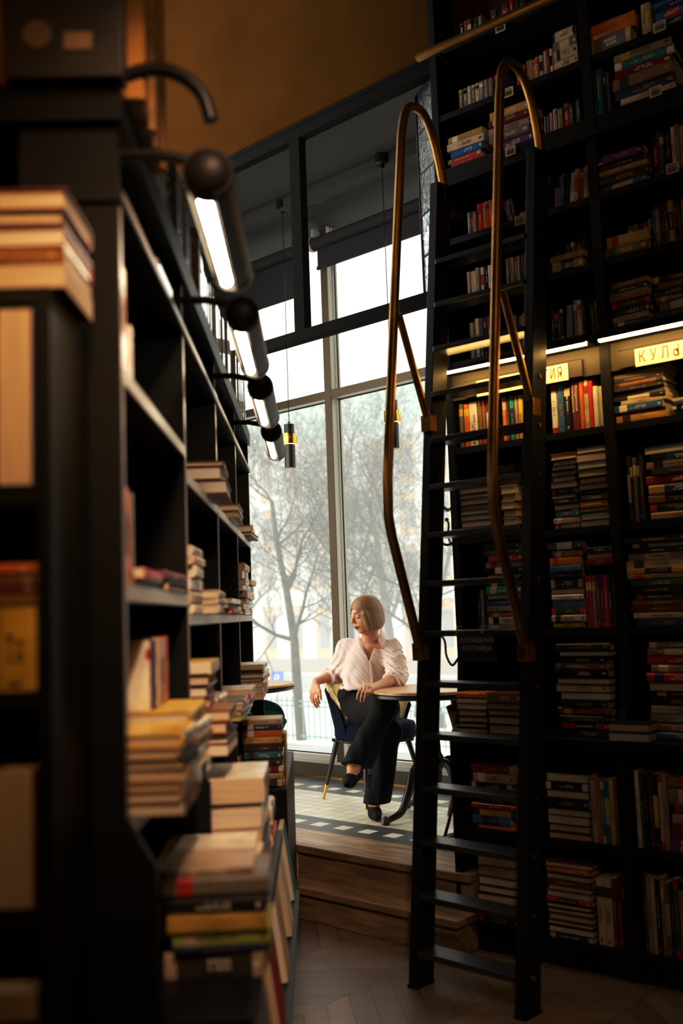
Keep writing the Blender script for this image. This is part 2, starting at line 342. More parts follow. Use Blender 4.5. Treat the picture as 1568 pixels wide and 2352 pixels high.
def page_mat(name, c0, c1):
    m = bpy.data.materials.new(name); m.use_nodes = True; nt = m.node_tree; b = nt.nodes['Principled BSDF']; b.inputs['Roughness'].default_value = .85
    tc = nt.nodes.new('ShaderNodeTexCoord'); mp = nt.nodes.new('ShaderNodeMapping'); mp.inputs['Scale'].default_value = (900, 6, 6)
    nz = nt.nodes.new('ShaderNodeTexNoise'); nz.inputs['Scale'].default_value = 1; nz.inputs['Detail'].default_value = 2
    nt.links.new(tc.outputs['Object'], mp.inputs[0]); nt.links.new(mp.outputs[0], nz.inputs['Vector'])
    cr = nt.nodes.new('ShaderNodeValToRGB'); cr.color_ramp.elements[0].position = .3; cr.color_ramp.elements[1].position = .7
    cr.color_ramp.elements[0].color = (*c0, 1); cr.color_ramp.elements[1].color = (*c1, 1)
    nt.links.new(nz.outputs['Fac'], cr.inputs[0]); nt.links.new(cr.outputs[0], b.inputs['Base Color']); return m
PG = [page_mat('cream page edges', (.42, .33, .22), (.66, .56, .42)), page_mat('white page edges', (.50, .44, .36), (.74, .68, .58))]
INK = {'w': mat('white title ink', (.75, .72, .65), .5), 'z': mat('gold title foil', (.62, .42, .14), .35, .6), 'k': mat('black title ink', (.02, .02, .02), .5), 'r': mat('red title ink', (.45, .04, .03), .5)}
LIGHT = 'cwylsgzo'
def book(T, w, h, d, code, kind, pages=None, label='', group='', title=True, lid=0):
    """T: world matrix of the book's own frame: x thickness, y from spine to fore-edge, z height"""
    hard = kind == 'hardcover_book'; t = (.0038 if not title else .0026) if hard else .0007; oh = .0035 if hard else 0.0; b = min(w*.22, .006) if hard else .0008
    t = min(t, w*.16)
    m = MB(); zl = [0, h*.12, h*.3, h*.72, h*.88, h]
    out = [(0, d), (0, b), (w*.2, 0), (w*.8, 0), (w, b), (w, d)]; inn = [(t, d), (t, b+t), (w*.25, b+t), (w*.75, b+t), (w-t, b+t), (w-t, d)]
    nz = len(zl); vs = []
    for z in zl: vs += [(x, y, z) for x, y in out]
    for z in zl: vs += [(x, y, z) for x, y in inn]
    k0 = nz*6; fs = []; mi = []
    style = rnd.choice((0, 0, 0, 1, 1, 2, 3)) if title else 0
    for i in range(nz-1):
        for k in range(5):
            fs.append((i*6+k, i*6+k+1, (i+1)*6+k+1, (i+1)*6+k)); band = style == 1 and i == 3 or style == 2 and i in (0, 4) or style == 3 and i == 2
            mi.append(1 if band and k in (1, 2, 3) else 0)
            fs.append((k0+i*6+k+1, k0+i*6+k, k0+(i+1)*6+k, k0+(i+1)*6+k+1)); mi.append(0)
        for k in (0, 5):
            a, c = i*6+k, (i+1)*6+k; q = (a, c, k0+c, k0+a); fs.append(q if k == 0 else q[::-1]); mi.append(0)
    for i in (0, nz-1):
        for k in range(5):
            a = i*6+k; q = (a, a+1, k0+a+1, k0+a); fs.append(q[::-1] if i == 0 else q); mi.append(0)
    m.v, m.f, m.m = vs, fs, mi
    if title and w > .011:   # title and author as rows of small marks printed on the spine
        for (za, zb, xa, xb) in ((.36, .36+rnd.uniform(.2, .45), .38, .62), (.06, .10, .36, .64)) if w < .028 else ((.34, .34+rnd.uniform(.2, .4), .30, .46), (.34, .34+rnd.uniform(.15, .35), .54, .70), (.05, .10, .35, .65)):
            z = za*h
            while z < min(zb, .9)*h:
                l = rnd.uniform(.3, .9)*(xb-xa)*w
                m.add([(xa*w, -.0005, z), (xb*w, -.0005, z), (xb*w, -.0005, z+l), (xa*w, -.0005, z+l)], [(0, 1, 2, 3)], 2)
                z += l+.0025+(.006 if rnd.random() < .15 else 0)
    base = rnd.choice(CM[code]); alt = rnd.choice(CM[rnd.choice('kwrncyd')]); ink = INK['k' if code in 'cwylsq' else rnd.choice('wwz')] if rnd.random() > .15 else INK['r' if code in 'cw' else 'z']
    o = m.build(kind, [base, alt, ink]); o.matrix_world = T
    tag(o, label, 'book', group)
    p = MB().box((t, b+t, oh), (w-t, d-oh-.0005, h-oh)).build('page_block', pages or rnd.choice(PG), o)
    return o
ORD = ['first', 'second', 'third', 'fourth', 'fifth', 'sixth', 'seventh', 'eighth', 'ninth', 'tenth', 'eleventh', 'twelfth', 'thirteenth', 'fourteenth', 'fifteenth', 'sixteenth', 'seventeenth', 'eighteenth', 'nineteenth', 'twentieth']
ORD += ['twenty-'+o for o in ORD[:9]]+['thirtieth']+['thirty-'+o for o in ORD[:9]]+['fortieth']+['forty-'+o for o in ORD[:9]]+['fiftieth']+['fifty-'+o for o in ORD[:9]]
def upright(T, x0, x1, z, htop, codes, where, ysb=.02, lean=0, dep=None, group=None, kind=None, jit=1.0, ends=True, title=True, num0=0):
    """a run of standing books filling x0..x1 on a shelf at height z; codes: one letter each, capital = fore-edge to the front"""
    n = len(codes); ws = [rnd.uniform(.8, 1.25) for _ in codes]; tot = sum(ws); gap = .0012; x = x0
    for i, c in enumerate(codes):
        w = (x1-x0)*ws[i]/tot-gap; kd = kind or ('hardcover_book' if rnd.random() < .55 else 'paperback_book')
        h = htop*rnd.uniform(1-.09*jit, 1.0); d = dep or rnd.uniform(.13, .165); y = ysb+rnd.uniform(0, .012)*jit
        cc = c.lower(); R = Matrix.Translation((x, y, z+.0008))
        if lean:
            R = Matrix.Translation((x, y, z+.0008+(abs(sin(lean))*w if lean > 0 else 0))) @ Matrix.Rotation(lean, 4, 'Y')
            if lean > 0: R = Matrix.Translation((x-0, y, z+.0008+w*sin(lean))) @ Matrix.Rotation(lean, 4, 'Y')
        if c.isupper(): R = Matrix.Translation((x+w, y+d, z+.0008)) @ Matrix.Rotation(pi, 4, 'Z')
        if c.isupper(): cc = rnd.choice('kdnum') if cc in 'csgw' else cc
        lab = '%s %s, %s upright %s' % (PAL[cc][1], 'hardback' if kd[0] == 'h' else 'paperback', ORD[num0+i], where)
        book(T @ R, w, h, d, cc, kd, label=lab, group=group or 'books '+where, title=title and not c.isupper())
        x += w+gap
def pile(T, x0, x1, z, top, codes, where, ysb=.01, dep=None, group=None, kind=None, jit=1.0, skew=0.0, title=True, fill=True, wth=None):
    """a pile of books lying flat, listed from the top down; x0..x1 on the shelf, up to height top"""
    n = len(codes); ws = [rnd.uniform(.75, 1.3) for _ in codes]
    if wth: ws = wth
    tot = sum(ws); zz = top if fill else top
    H = top-z; zc = z
    for j, c in enumerate(reversed(codes)):
        i = n-1-j; w = H*ws[i]/tot-.0008; cc = c.lower(); kd = kind or ('hardcover_book' if rnd.random() < (.9 if c.isupper() else .5) else 'paperback_book')
        full = x1-x0; h = full*rnd.uniform(1-.16*jit, 1.0); d = dep or min(.17, max(.11, h*.72)); xs = x0+(full-h)*rnd.random()
        y = ysb+rnd.uniform(0, .016)*jit; a = radians(rnd.uniform(-2.5, 2.5))*jit+skew
        ctr = Matrix.Translation((xs+h/2, y+d/2, zc+.0004)) @ Matrix.Rotation(a, 4, 'Z')
        if c.isupper():   # fore-edge to the front: x->Z, y->-Y, z->X
            L = Matrix(((0, 0, 1, -h/2), (0, -1, 0, d/2), (1, 0, 0, 0), (0, 0, 0, 1)))
        else:             # spine to the front: x->Z, y->Y, z->-X
            L = Matrix(((0, 0, -1, h/2), (0, 1, 0, -d/2), (1, 0, 0, 0), (0, 0, 0, 1)))
        if c.isupper(): cc = rnd.choice('kdnumk') if cc in 'csgw' else cc
        o_ = i; pos = ('topmost' if i == 0 else ORD[i]+' from top' if i <= n//2 else ('lowest' if j == 0 else ORD[j]+' from bottom'))
        lab = '%s %s, %s of %s' % (PAL[cc][1], 'hardback' if kd[0] == 'h' else 'paperback', pos, where)
        book(T @ ctr @ L, w, h, d, cc, kd, label=lab, group=group or 'books '+where, title=title and not c.isupper())
        zc += w+.0008
# ------------------------------------------------------------------ tall bookcase on the right
XL, XP, XR = -.80, -.02, .84
ZS = [4.20, 3.865, 3.59, 3.24, 2.945, 2.64, 2.23, 1.81, 1.38]      # upper shelf tops
ZB = [.93, .515, .115]                                            # ledge and lower shelf tops
bc = empty('bookcase', (PU.x, PU.y, 0), 0, 'towering black bookcase packed with books behind the rolling ladder', 'bookcase')
MI = Matrix.Translation((-PU.x, -PU.y, 0))
def bpart(mb, name, m, T=None, bev=0.0):
    o = mb.build(name, m, bevel=bev); o.matrix_world = TU if T is None else T; o.parent = bc; o.matrix_parent_inverse = MI; return o
DU = .30
YB = -.10                                                         # front of the base in the upper part's frame
bpart(MB().box((XL, 0, .93), (XL+.035, DU, 4.75)), 'side_panel', BLK)
bpart(MB().box((XL, YB, 0), (XL+.035, DU, .93)), 'side_panel', BLK)
for x in (XP, XR):
    bpart(MB().box((x, .0, .93), (x+.045, DU, 4.75)), 'divider', BLK)
    bpart(MB().box((x, YB+.004, .0), (x+.05, DU, .905)), 'divider', BLK)
bpart(MB().box((XL, DU, 0), (XR, DU+.02, 4.75)), 'back_panel', BLK)
bpart(MB().box((XL, -.02, 4.70), (XR, DU, 4.75)), 'top_board', BLK)
for z in ZS:
    thick = .085 if z == 3.59 else .03
    for (a, b) in ((XL+.035, XP), (XP+.045, XR)):
        bpart(MB().box((a, .004, z-thick), (b, DU, z)), 'shelf', BLK)
bpart(MB().box((XL, -.014, 3.59-.095), (XR, .002, 3.59-.078)), 'cornice_bead', BLK)
bpart(MB().box((XL, YB-.012, .895), (XR, DU, .93)), 'ledge', BLK, bev=.004)
for z in ZB[1:]:
    for (a, b) in ((XL+.035, XP), (XP+.05, XR)):
        bpart(MB().box((a, YB+.004, z-.03), (b, DU, z)), 'shelf', BLK)
bpart(MB().box((XL, YB+.02, 0), (XR, YB+.035, .085)), 'plinth', BLK)
w_ = MB().box((XL, DU+.03, 0), (4.5, DU+.15, RZ)).build('wall_bookcase', WALLD); w_.matrix_world = TU; tag(w_, kind='structure')
OLV = mat('olive grey painted board', (.045, .037, .014), .5)
for (a, b) in ((XL+.035, XP), (XP+.045, XR)):
    bpart(MB().box((a, .006, 2.455), (b, .022, 2.592)), 'valance', OLV)
# curved brackets between posts and ledge
for x in (XL, XP):
    pr_ = [(0, 1.35), (0, .93), (-.09, .93), (-.06, .96), (-.03, 1.05), (-.012, 1.2)]
    m = MB(); vs = [(x+.004, p[0], p[1]) for p in pr_]+[(x+.034, p[0], p[1]) for p in pr_]; n_ = len(pr_)
    m.add(vs, [tuple(range(n_)), tuple(range(2*n_-1, n_-1, -1))]+[((i+1) % n_, i, n_+i, n_+(i+1) % n_) for i in range(n_)])
    bpart(m, 'curved_bracket', BLK)
# light strips under the sixth shelf
ZLED = loc(frame(PU-NB*.11, AB), 1300, 796, AB)[1]
LED = emis('warm light strip', (1.0, .62, .22), 48.0)
def at_root(name, T, x, y, z, lab, cat, group=None):
    r = empty(name, (0, 0, 0), 0, lab, cat, group); r.matrix_world = T @ Matrix.Translation((x, y, z)); return r
for (a, b, lab) in ((XL+.04, XP-.005, 'thin glowing light strip above the sign panel behind the ladder'), (XP+.05, XR-.01, 'thin glowing light strip in the bay beyond the ladder')):
    r = at_root('light_strip', TU, a, -.105, ZLED, lab, 'light strip')
    MB().box((0, -.012, .004), (b-a, .105, .014)).box((0, -.016, -.002), (b-a, -.012, .014)).build('channel', BLKM, r)
    MB().box((.002, -.0155, -.010), (b-a-.002, .004, .0035)).build('diffuser', LED, r)
# section signs
SGN = mat('backlit sign card', (.80, .68, .42), .6, emit=(1, .75, .4), estr=.2); SGT = mat('brown sign lettering', (.10, .05, .02), .6)
def sign(a, b, pa, pb, txt, lab):
    r = at_root('section_sign', TU, a, 0, 2.455, lab, 'sign')
    MB().box((0, -.006, .004), (b-a, .0, .075)).build('panel', OLV, r)
    MB().box((pa-a, -.012, -.004), (pb-a, -.007, .070)).build('card', SGN, r)
    t = MB().box((0, -.009, .076), (b-a, -.004, .080)).build('slot', BLKM, r)
    ms = [text_mesh(ch, .068, SGT, r, 'letter') for ch in txt]
    ex = [(min(v.co.x for v in t.data.vertices), max(v.co.x for v in t.data.vertices)) for t in ms]
    adv = (pb-pa-.03)/13.0; x = .014
    for ch, t, (e0, e1) in zip(txt, ms, ex):
        if x > pb-pa-.02: bpy.data.objects.remove(t); continue
        s = min(.72, adv*.66/(e1-e0)); c = Matrix.Translation((-(e0+e1)/2, 0, 0))
        if ch == 'Ь': c = Matrix.Scale(-1, 4, (1, 0, 0)) @ c
        t.matrix_local = Matrix.Translation((pa-a+x+adv/2-.006, -.0135, .011)) @ Matrix.Rotation(pi/2, 4, 'X') @ Matrix.Scale(s, 4, (1, 0, 0)) @ c
        x += adv
sx = lambda p, q: loc(TU, p, q, AB)[0]
sign(sx(1066, 862), sx(1337, 835), sx(1096, 872), sx(1305, 835), 'КУЛЬТУРОЛОГИЯ', 'lit cream section sign partly hidden behind the ladder')
sign(sx(1420, 810), XR-.03, sx(1459, 800), XR-.06, 'КУЛЬТУРОЛО', 'lit cream section sign above the pile topped by a yellow book')
# barcode price tags
TAGM = mat('white tag card', (.62, .56, .46), .6)
def ptag(px_, py_, lab):
    x, z = loc(TU, px_, py_, AB); r = at_root('price_tag', TU, x, -.006, z, lab, 'price tag', 'barcode tags on the shelf edges')
    MB().box((-.026, 0, -.022), (.026, .001, .022)).build('card', TAGM, r)
    b = MB(); q = -.019
    while q < .018:
        w = rnd.uniform(.001, .0032); b.box((q, -.0008, -.016), (q+w, -.0002, .006)); q += w+rnd.uniform(.001, .0025)
    b.box((-.018, -.0008, .011), (.018, -.0002, .015)); b.build('barcode_print', INK['k'], r)
for a, b, l in ((1150, 64, 'below the brass rail'), (1168, 213, 'on second shelf, between the ladder handrails'), (1173, 347, 'on third shelf, seen through the tall handrail loop'), (1195, 506, 'on shelf left of the ladder top'),
                (1515, 62, 'on top shelf of the far bay'), (1506, 211, 'under the teal book pile'), (1545, 387, 'on shelf below the purple book')):
    ptag(a, b, 'white barcode tag '+l)
# ---- contents.  V(x0px, x1px, toppx, codes)  H(x0px, x1px, toppx, codes)
names = {0: 'top shelf', 1: 'second shelf down', 2: 'third shelf down', 3: 'fourth shelf down', 4: 'fifth shelf down', 5: 'shelf above light strip', 6: 'lit shelf', 7: 'first shelf below lit', 8: 'second shelf below lit', 9: 'bookcase ledge', 10: 'shelf under ledge', 11: 'bottom shelf'}
cnt = {}
def ctx(row):
    if row <= 8: return TU, PU, ZS[row]
    return TB, PB, ZB[row-9]
BAY = {1: 'ladder bay', 2: 'far bay'}
def V(row, bay, x0, x1, top, codes, yo=.02, **k):
    T, P, z = ctx(row); bx = yo > .1
    a = loc(T, x0, top, AB)[0]; b = loc(T, x1, top, AB)[0]; zt = loc(T, x0, top, AB)[1]
    h = min(.30, max(.10, (zt-z))); c = (row, bay, 'b' if bx else 'v'); n0 = cnt.get(c, 0); cnt[c] = n0+len(codes)
    upright(T, a, b, z, h, codes, '%son %s, %s' % ('in back row ' if bx else '', names[row], BAY[bay]), ysb=yo, num0=n0, group='books on %s, %s' % (names[row], BAY[bay]), **k)
def Hh(row, bay, x0, x1, top, codes, yo=.01, zbase=None, **k):
    T, P, z = ctx(row); a, zt = loc(T, x0, top, AB); b = loc(T, x1, top, AB)[0]
    z = zbase if zbase is not None else z; c = (row, bay, 'h'); n0 = cnt.get(c, 0); cnt[c] = n0+1
    pile(T, a, b, z, max(zt, z+.012*len(codes)), codes, '%s pile, %s, %s' % (ORD[n0], names[row], BAY[bay]), ysb=yo, group='books on %s, %s' % (names[row], BAY[bay]), **k)
# top rows
V(0, 1, 1047, 1100, 52, 'kmdkg'); V(0, 1, 1120, 1200, 20, 'dkdrkd'); V(0, 1, 1215, 1290, -20, 'kudnk')
V(1, 1, 1047, 1127, 207, 'ggcgcgsg', jit=.2); V(1, 1, 1128, 1150, 168, 'rb'); V(1, 1, 1177, 1200, 150, 'rwr'); V(1, 1, 1201, 1240, 134, 'ssosc'); V(1, 1, 1241, 1262, 112, 'cmw'); Hh(1, 1, 1264, 1320, 74, 'cgcc', jit=.2)
Hh(1, 2, 1339, 1452, 60, 'og', dep=.125); V(1, 2, 1372, 1462, 24, 'dgdduk', yo=.15, dep=.11); V(1, 2, 1463, 1487, 2, 'cs'); Hh(1, 2, 1492, 1590, -30, 'bnbnbb')
Hh(2, 1, 1019, 1108, 318, 'zcbrr'); Hh(2, 1, 1112, 1217, 262, 'zmlgp', skew=.03); V(2, 1, 1242, 1262, 262, 'kdl'); V(2, 1, 1263, 1284, 246, 'slcs'); V(2, 1, 1285, 1299, 233, 'r'); V(2, 1, 1300, 1325, 232, 'hkh')
V(2, 2, 1347, 1374, 158, 'bt'); V(2, 2, 1376, 1392, 158, 'dkd'); Hh(2, 2, 1398, 1545, 128, 'stmunc', skew=.04); 
V(3, 1, 1066, 1086, 484, 'gdg'); V(3, 1, 1087, 1135, 462, 'roror'); V(3, 1, 1156, 1178, 452, 'mgk', lean=-.13); Hh(3, 1, 1189, 1210, 484, 'od'); V(3, 1, 1262, 1294, 402, 'pnkn', lean=.10); V(3, 1, 1296, 1318, 392, 'cs', lean=.12); V(3, 1, 1320, 1344, 382, 'rcs', lean=.06)
Hh(3, 2, 1364, 1487, 364, 'pkzdb', dep=.125); V(3, 2, 1392, 1455, 332, 'rrrrmk', yo=.16, dep=.11); V(3, 2, 1490, 1532, 300, 'kdnkk'); V(3, 2, 1533, 1600, 285, 'cusgud')
V(4, 1, 1064, 1104, 618, 'ccsw'); V(4, 1, 1105, 1130, 606, 'kck'); V(4, 1, 1156, 1208, 592, 'ususdu', jit=.3)
Hh(4, 1, 1260, 1342, 590, 'uz', dep=.125); V(4, 1, 1264, 1350, 538, 'dudgududk', yo=.15, dep=.11)
Hh(4, 2, 1377, 1486, 548, 'zu', dep=.125); V(4, 2, 1405, 1484, 492, 'uududzd', yo=.15, dep=.11); V(4, 2, 1488, 1600, 470, 'dgkdzkdgukd')
V(5, 1, 1070, 1094, 732, 'sc'); V(5, 1, 1095, 1130, 728, 'nnnn', jit=.2); V(5, 1, 1172, 1208, 722, 'usus'); V(5, 1, 1258, 1286, 708, 'dkdk'); V(5, 1, 1290, 1304, 700, 'g', lean=.08); V(5, 1, 1310, 1338, 682, 'gck'); V(5, 1, 1348, 1368, 690, 'ds', lean=-.06)
Hh(5, 2, 1394, 1487, 652, 'ududdsb'); Hh(5, 2, 1490, 1600, 636, 'duduud')
# the lit shelf
for (x0, x1, t, c) in ((1047, 1056, 926, 'g'), (1057, 1069, 926, 'o'), (1070, 1088, 922, 'w'), (1089, 1108, 918, 'uu'), (1109, 1127, 918, 'mkm'), (1146, 1155, 912, 'o'), (1156, 1162, 912, 'd'), (1163, 1173, 908, 'e'), (1174, 1181, 908, 'l'), (1182, 1193, 905, 'y'), (1194, 1204, 905, 'h')):
    V(6, 1, x0, x1, t, c, jit=.3)
V(6, 1, 1257, 1271, 884, 'w', jit=.1); V(6, 1, 1272, 1287, 880, 'b', jit=.1); V(6, 1, 1288, 1302, 878, 'k', jit=.1)
V(6, 1, 1303, 1321, 866, 'm', jit=.05, title=False); V(6, 1, 1322, 1332, 874, 'o', jit=.1); V(6, 1, 1333, 1343, 872, 'c', jit=.1); V(6, 1, 1344, 1353, 873, 'r', jit=.1); V(6, 1, 1354, 1367, 886, 'w', jit=.1, title=False); V(6, 1, 1368, 1381, 886, 'w', jit=.1, title=False)
Hh(6, 2, 1396, 1520, 826, 'yrksdudgdcbmz', wth=[1.6, .6, 1, 1.1, 1.2, .8, 1.1, 1, .9, .9, 1.5, .8, 1.5]); Hh(6, 2, 1536, 1620, 914, 'cnct')
# title lettering on the maroon spine
mb_ = [o for o in bpy.data.objects if o.name.startswith(('hardcover', 'paperback')) and o.data.materials[0].name.startswith('maroon') and 'lit shelf, ladder' in o.get('label', '')][-1]
for i, tx in enumerate(('Историческая', 'культурология')):
    t = text_mesh(tx, .0165, INK['w'], mb_, 'title_lettering')
    hh = max(v.co.z for v in mb_.data.vertices); ww = max(v.co.x for v in mb_.data.vertices); t.matrix_local = Matrix(((0, 1, 0, ww*(.56 if i == 0 else .14)), (0, 0, -1, -.0012), (-1, 0, 0, hh*.84), (0, 0, 0, 1)))
# rows below
Hh(7, 1, 1049, 1123, 1122, 'SSSSSSSSS', jit=.3, kind='hardcover_book'); Hh(7, 1, 1142, 1177, 1116, 'YSYCYS'); Hh(7, 1, 1096, 1140, 1062, 'DGDGDGDG', yo=.16, dep=.1, jit=.3)
Hh(7, 1, 1256, 1317, 1044, 'GDGDGDkCdCtsc'); Hh(7, 1, 1318, 1396, 1028, 'GDGDGCkdoCCC', jit=.5)
V(7, 2, 1430, 1468, 1046, 'dkgkd'); Hh(7, 2, 1472, 1620, 1026, 'Gksdrzuks')
Hh(8, 1, 1105, 1198, 1250, 'kdrsksdeCbgrcs'); V(8, 1, 1088, 1102, 1356, 'kg')
Hh(8, 1, 1252, 1334, 1248, 'duobkdCwbhcy'); Hh(8, 1, 1338, 1405, 1258, 'dCm', zbase=ZS[8]+.262, jit=.4); V(8, 1, 1338, 1407, 1322, 'xrgmprdd', jit=.2)
Hh(8, 2, 1428, 1580, 1236, 'dcksczshkdumcn')
Hh(9, 1, 1042, 1112, 1590, 'oSCSCSC', jit=.5); Hh(9, 1, 1114, 1194, 1592, 'uCSCC', jit=.4)
Hh(9, 1, 1256, 1385, 1480, 'dGkukCcSkmhrn', yo=.05); 
Hh(9, 2, 1455, 1620, 1478, 'gursrCkkcgub', yo=.10)
Hh(9, 2, 1395, 1488, 1658, 'CC', yo=-.02, dep=.15, jit=.3, skew=.1); 
Hh(10, 1, 1073, 1175, 1756, 'msdhkrzbo'); Hh(10, 1, 1248, 1345, 1772, 'CkCkCSCM', jit=.4); V(10, 1, 1348, 1412, 1790, 'cotbyu', jit=.5)
V(10, 2, 1448, 1522, 1762, 'whkdkcs', jit=.4); Hh(10, 2, 1526, 1620, 1786, 'ugksmp')
Hh(11, 1, 1087, 1185, 1960, 'GSSSGyk'); Hh(11, 1, 1246, 1352, 1976, 'SoSmSSrSSSSSn', jit=.5); V(11, 1, 1360, 1396, 2018, 'cc', jit=.1); V(11, 1, 1397, 1430, 2020, 'mmd')
V(11, 2, 1465, 1600, 1990, 'dscksunhokdug')
# dark book leaning on the ledge behind the hanging notice
# ------------------------------------------------------------------ rolling library ladder
LF = onz(967, 2262, 0); RF = onz(1212, 2333, 0)
PT = PU-NB*.13; LT = onpl(1012, 425, PT, AB); RTp = onpl(1234, 350, PT, AB); zt_ = (LT.z+RTp.z)/2
LT = LF+(LT-LF)*((zt_)/LT.z); RTp = RF+(RTp-RF)*((zt_)/RTp.z)
lad = empty('library_ladder', tuple((LF+RF)/2), 0, 'tall black wooden library ladder with brass handrails leaning on the bookcase', 'ladder')
LI = Matrix.Translation(-(LF+RF)/2)
def lpart(mb, name, m, parent=None, **k):
    o = mb.build(name, m, **k); p = parent or lad; o.parent = p; o.matrix_parent_inverse = LI if p is lad else LI; return o
def beam(a, b, e, wd_, dp, mb, flatend=True):
    ax = (b-a).normalized(); e = (e-ax*e.dot(ax)).normalized(); q = ax.cross(e); vs = []
    for p in (a, b):
        for s1_, s2_ in ((-1, -1), (1, -1), (1, 1), (-1, 1)):
            v = p+e*s1_*wd_/2+q*s2_*dp/2; k = (p.z-v.z)/ax.z; vs.append(v+ax*k)
    mb.add(vs, [(3,2,1,0),(4,5,6,7),(0,1,5,4),(1,2,6,5),(2,3,7,6),(3,0,4,7)]); return mb
E1 = (RF-LF).normalized()
for a, b in ((LF, LT), (RF, RTp)):
    st = lpart(beam(a, b, E1, .045, .105, MB()), 'stile', BLK, bevel=.003)
    lpart(beam(a+Vector((0, 0, 0)), a+(b-a)*.004, E1, .05, .11, MB()), 'foot_pad', BLKM)
nr = 15
ax_ = (LT-LF).normalized(); Q = Vector((E1.y, -E1.x, 0))
if Q.y > 0: Q = -Q                                                # towards the room
RUNG = mat('rung satin black', (.014, .017, .021), .33, spec=1.0)
for k in range(nr):
    z = .13+.2085*k; a = LF+(LT-LF)*(z/zt_)+E1*.023; b = RF+(RTp-RF)*(z/zt_)-E1*.023
    m = MB(); vs = [p+Q*s_+Vector((0, 0, h)) for h in (-.012, .012) for p, s_ in ((a, .058), (b, .058), (b, -.05), (a, -.05))]
    m.add(vs, [(3,2,1,0),(4,5,6,7),(0,1,5,4),(1,2,6,5),(2,3,7,6),(3,0,4,7)])
    rg = lpart(m, 'rung', RUNG, bevel=.003)
    for s_ in (-.018,):
        c = RF+(RTp-RF)*(z/zt_)+E1*.0235; lpart(MB().tube([c, c+E1*.004], .009, 10), 'brass_bolt', BRASSD)
for foot, pts, br, b1, b2 in ((LF, [(1019, 432), (1008, 372), (993, 312), (973, 264), (948, 245), (931, 258), (922, 305), (905, 700), (890, 1100)], ((915, 722), (984, 972)), (892, 1200), (965, 1495)),
                      (RF, [(1241, 350), (1231, 285), (1217, 222), (1196, 168), (1171, 143), (1153, 162), (1147, 225), (1139, 620), (1130, 1090)], ((1154, 668), (1221, 935)), (1133, 1180), (1208, 1495))):
    f = lambda q: onpl(q[0], q[1], foot, -38.5)
    path = catmull([f(q) for q in pts[:7]], 6)+[f(pts[7])]+[f(pts[8]), f((pts[8][0]*.15+b1[0]*.85, pts[8][1]*.15+b1[1]*.85)), f((b1[0]*.9+b2[0]*.1, b1[1]*.9+b2[1]*.1)), f(b2)]
    hr = lpart(MB().tube(path, .0205, 14), 'handrail', BRASS, smooth='auto')
    lpart(MB().tube([f(br[0]), f(br[1])], .0165, 12), 'brace', BRASS, smooth='auto')
    for q in (br[1], b2):
        c = f(q)-Q*.0; m = MB(); T_ = Matrix.Translation(c) @ Matrix.Rotation(atan2(E1.y, E1.x), 4, 'Z'); m.box((-.024, -.026, -.04), (.024, .03, .034), T=T_); lpart(m, 'rail_bracket', BRASSD, bevel=.003)
    top = f(pts[0]); T_ = Matrix.Translation(top) @ Matrix.Rotation(atan2(E1.y, E1.x), 4, 'Z')
    lpart(MB().box((-.028, -.03, -.10), (.028, .05, .0), T=T_), 'top_socket', BLKM, bevel=.004)
    lpart(MB().box((-.01, .03, -.14), (.03, .10, -.05), T=T_), 'roller_bracket', BLKM, bevel=.004)
# brass rail along the bookcase, high up
ra = onpl(958, 133, PT, AB); rz = (ra.z+.0)
r = empty('brass_rail', tuple(ra), 0, 'long horizontal brass rail running across the top of the bookcase', 'rail')
d_ = -DB
MB().tube([Vector((0, 0, 0)), d_*1.45], .0205, 14).build('rail_tube', BRASS, r, smooth='auto')
for s_ in (.10, .95):
    MB().tube([d_*s_, d_*s_+NB*.13], .009, 8).build('rail_bracket', BLKM, r)
# notice hung from a rung
z = .13+.2085*6; c0 = onpl(1044, 1452, LF, AB-3)
T_ = Matrix.Translation(onpl(1048, 1455, LF+Vector((.03, .02, 0)), AB-3)) @ Matrix.Rotation(atan2(E1.y, E1.x), 4, 'Z') @ Matrix.Rotation(radians(-14), 4, 'X')
r = empty('hanging_notice', (0, 0, 0), 0, 'dark hanging notice with pale lettering hooked onto a ladder rung', 'sign'); r.matrix_world = T_
MB().prism([(.0, 0), (.175, -.0), (.215, -.115), (.03, -.115)], 0, .003, T=Matrix.Rotation(pi/2, 4, 'X')).build('board', BLKG, r)
GT = mat('dull grey lettering', (.22, .20, .20), .6)
for tx, xx, zz, sz in (('СЛУЖЕБНАЯ', .022, -.038, .026), ('ЛЕСТНИЦА', .036, -.070, .026)):
    t = text_mesh(tx, sz, GT, r); t.matrix_local = Matrix.Translation((xx, -.0045, zz)) @ Matrix.Rotation(pi/2, 4, 'X')
for xx in (.0, .125):
    MB().tube([(xx, 0, -.004), (xx, -.003, .028), (xx, .03, .033)], .0035, 6).build('hook', GREY, r)
# ------------------------------------------------------------------ low-lit bookcase on the left, running away from the viewer
aL = radians(AL); XDL = Vector((-sin(aL), cos(aL), 0)); YDL = Vector((-cos(aL), -sin(aL), 0)); OL = Vector((-.34, 0, 0))
TL = Matrix(((XDL.x, YDL.x, 0, OL.x), (XDL.y, YDL.y, 0, OL.y), (0, 0, 1, 0), (0, 0, 0, 1)))     # x away, y into the case, z up
def TE(s, out): # frame facing the viewer: x to the right, y away; origin on the front plane at distance s
    p = TL @ Vector((s, -out, 0)); return Matrix(((-YDL.x, XDL.x, 0, p.x), (-YDL.y, XDL.y, 0, p.y), (0, 0, 1, 0), (0, 0, 0, 1)))
PS = [1.77, 2.64, 3.51, 4.38, 5.25]
lc = empty('bookcase', (OL.x, OL.y+1.77, 0), 0, 'long black bookcase with tube lamps receding beside the aisle', 'bookcase'); LCI = Matrix.Translation(-lc.location)
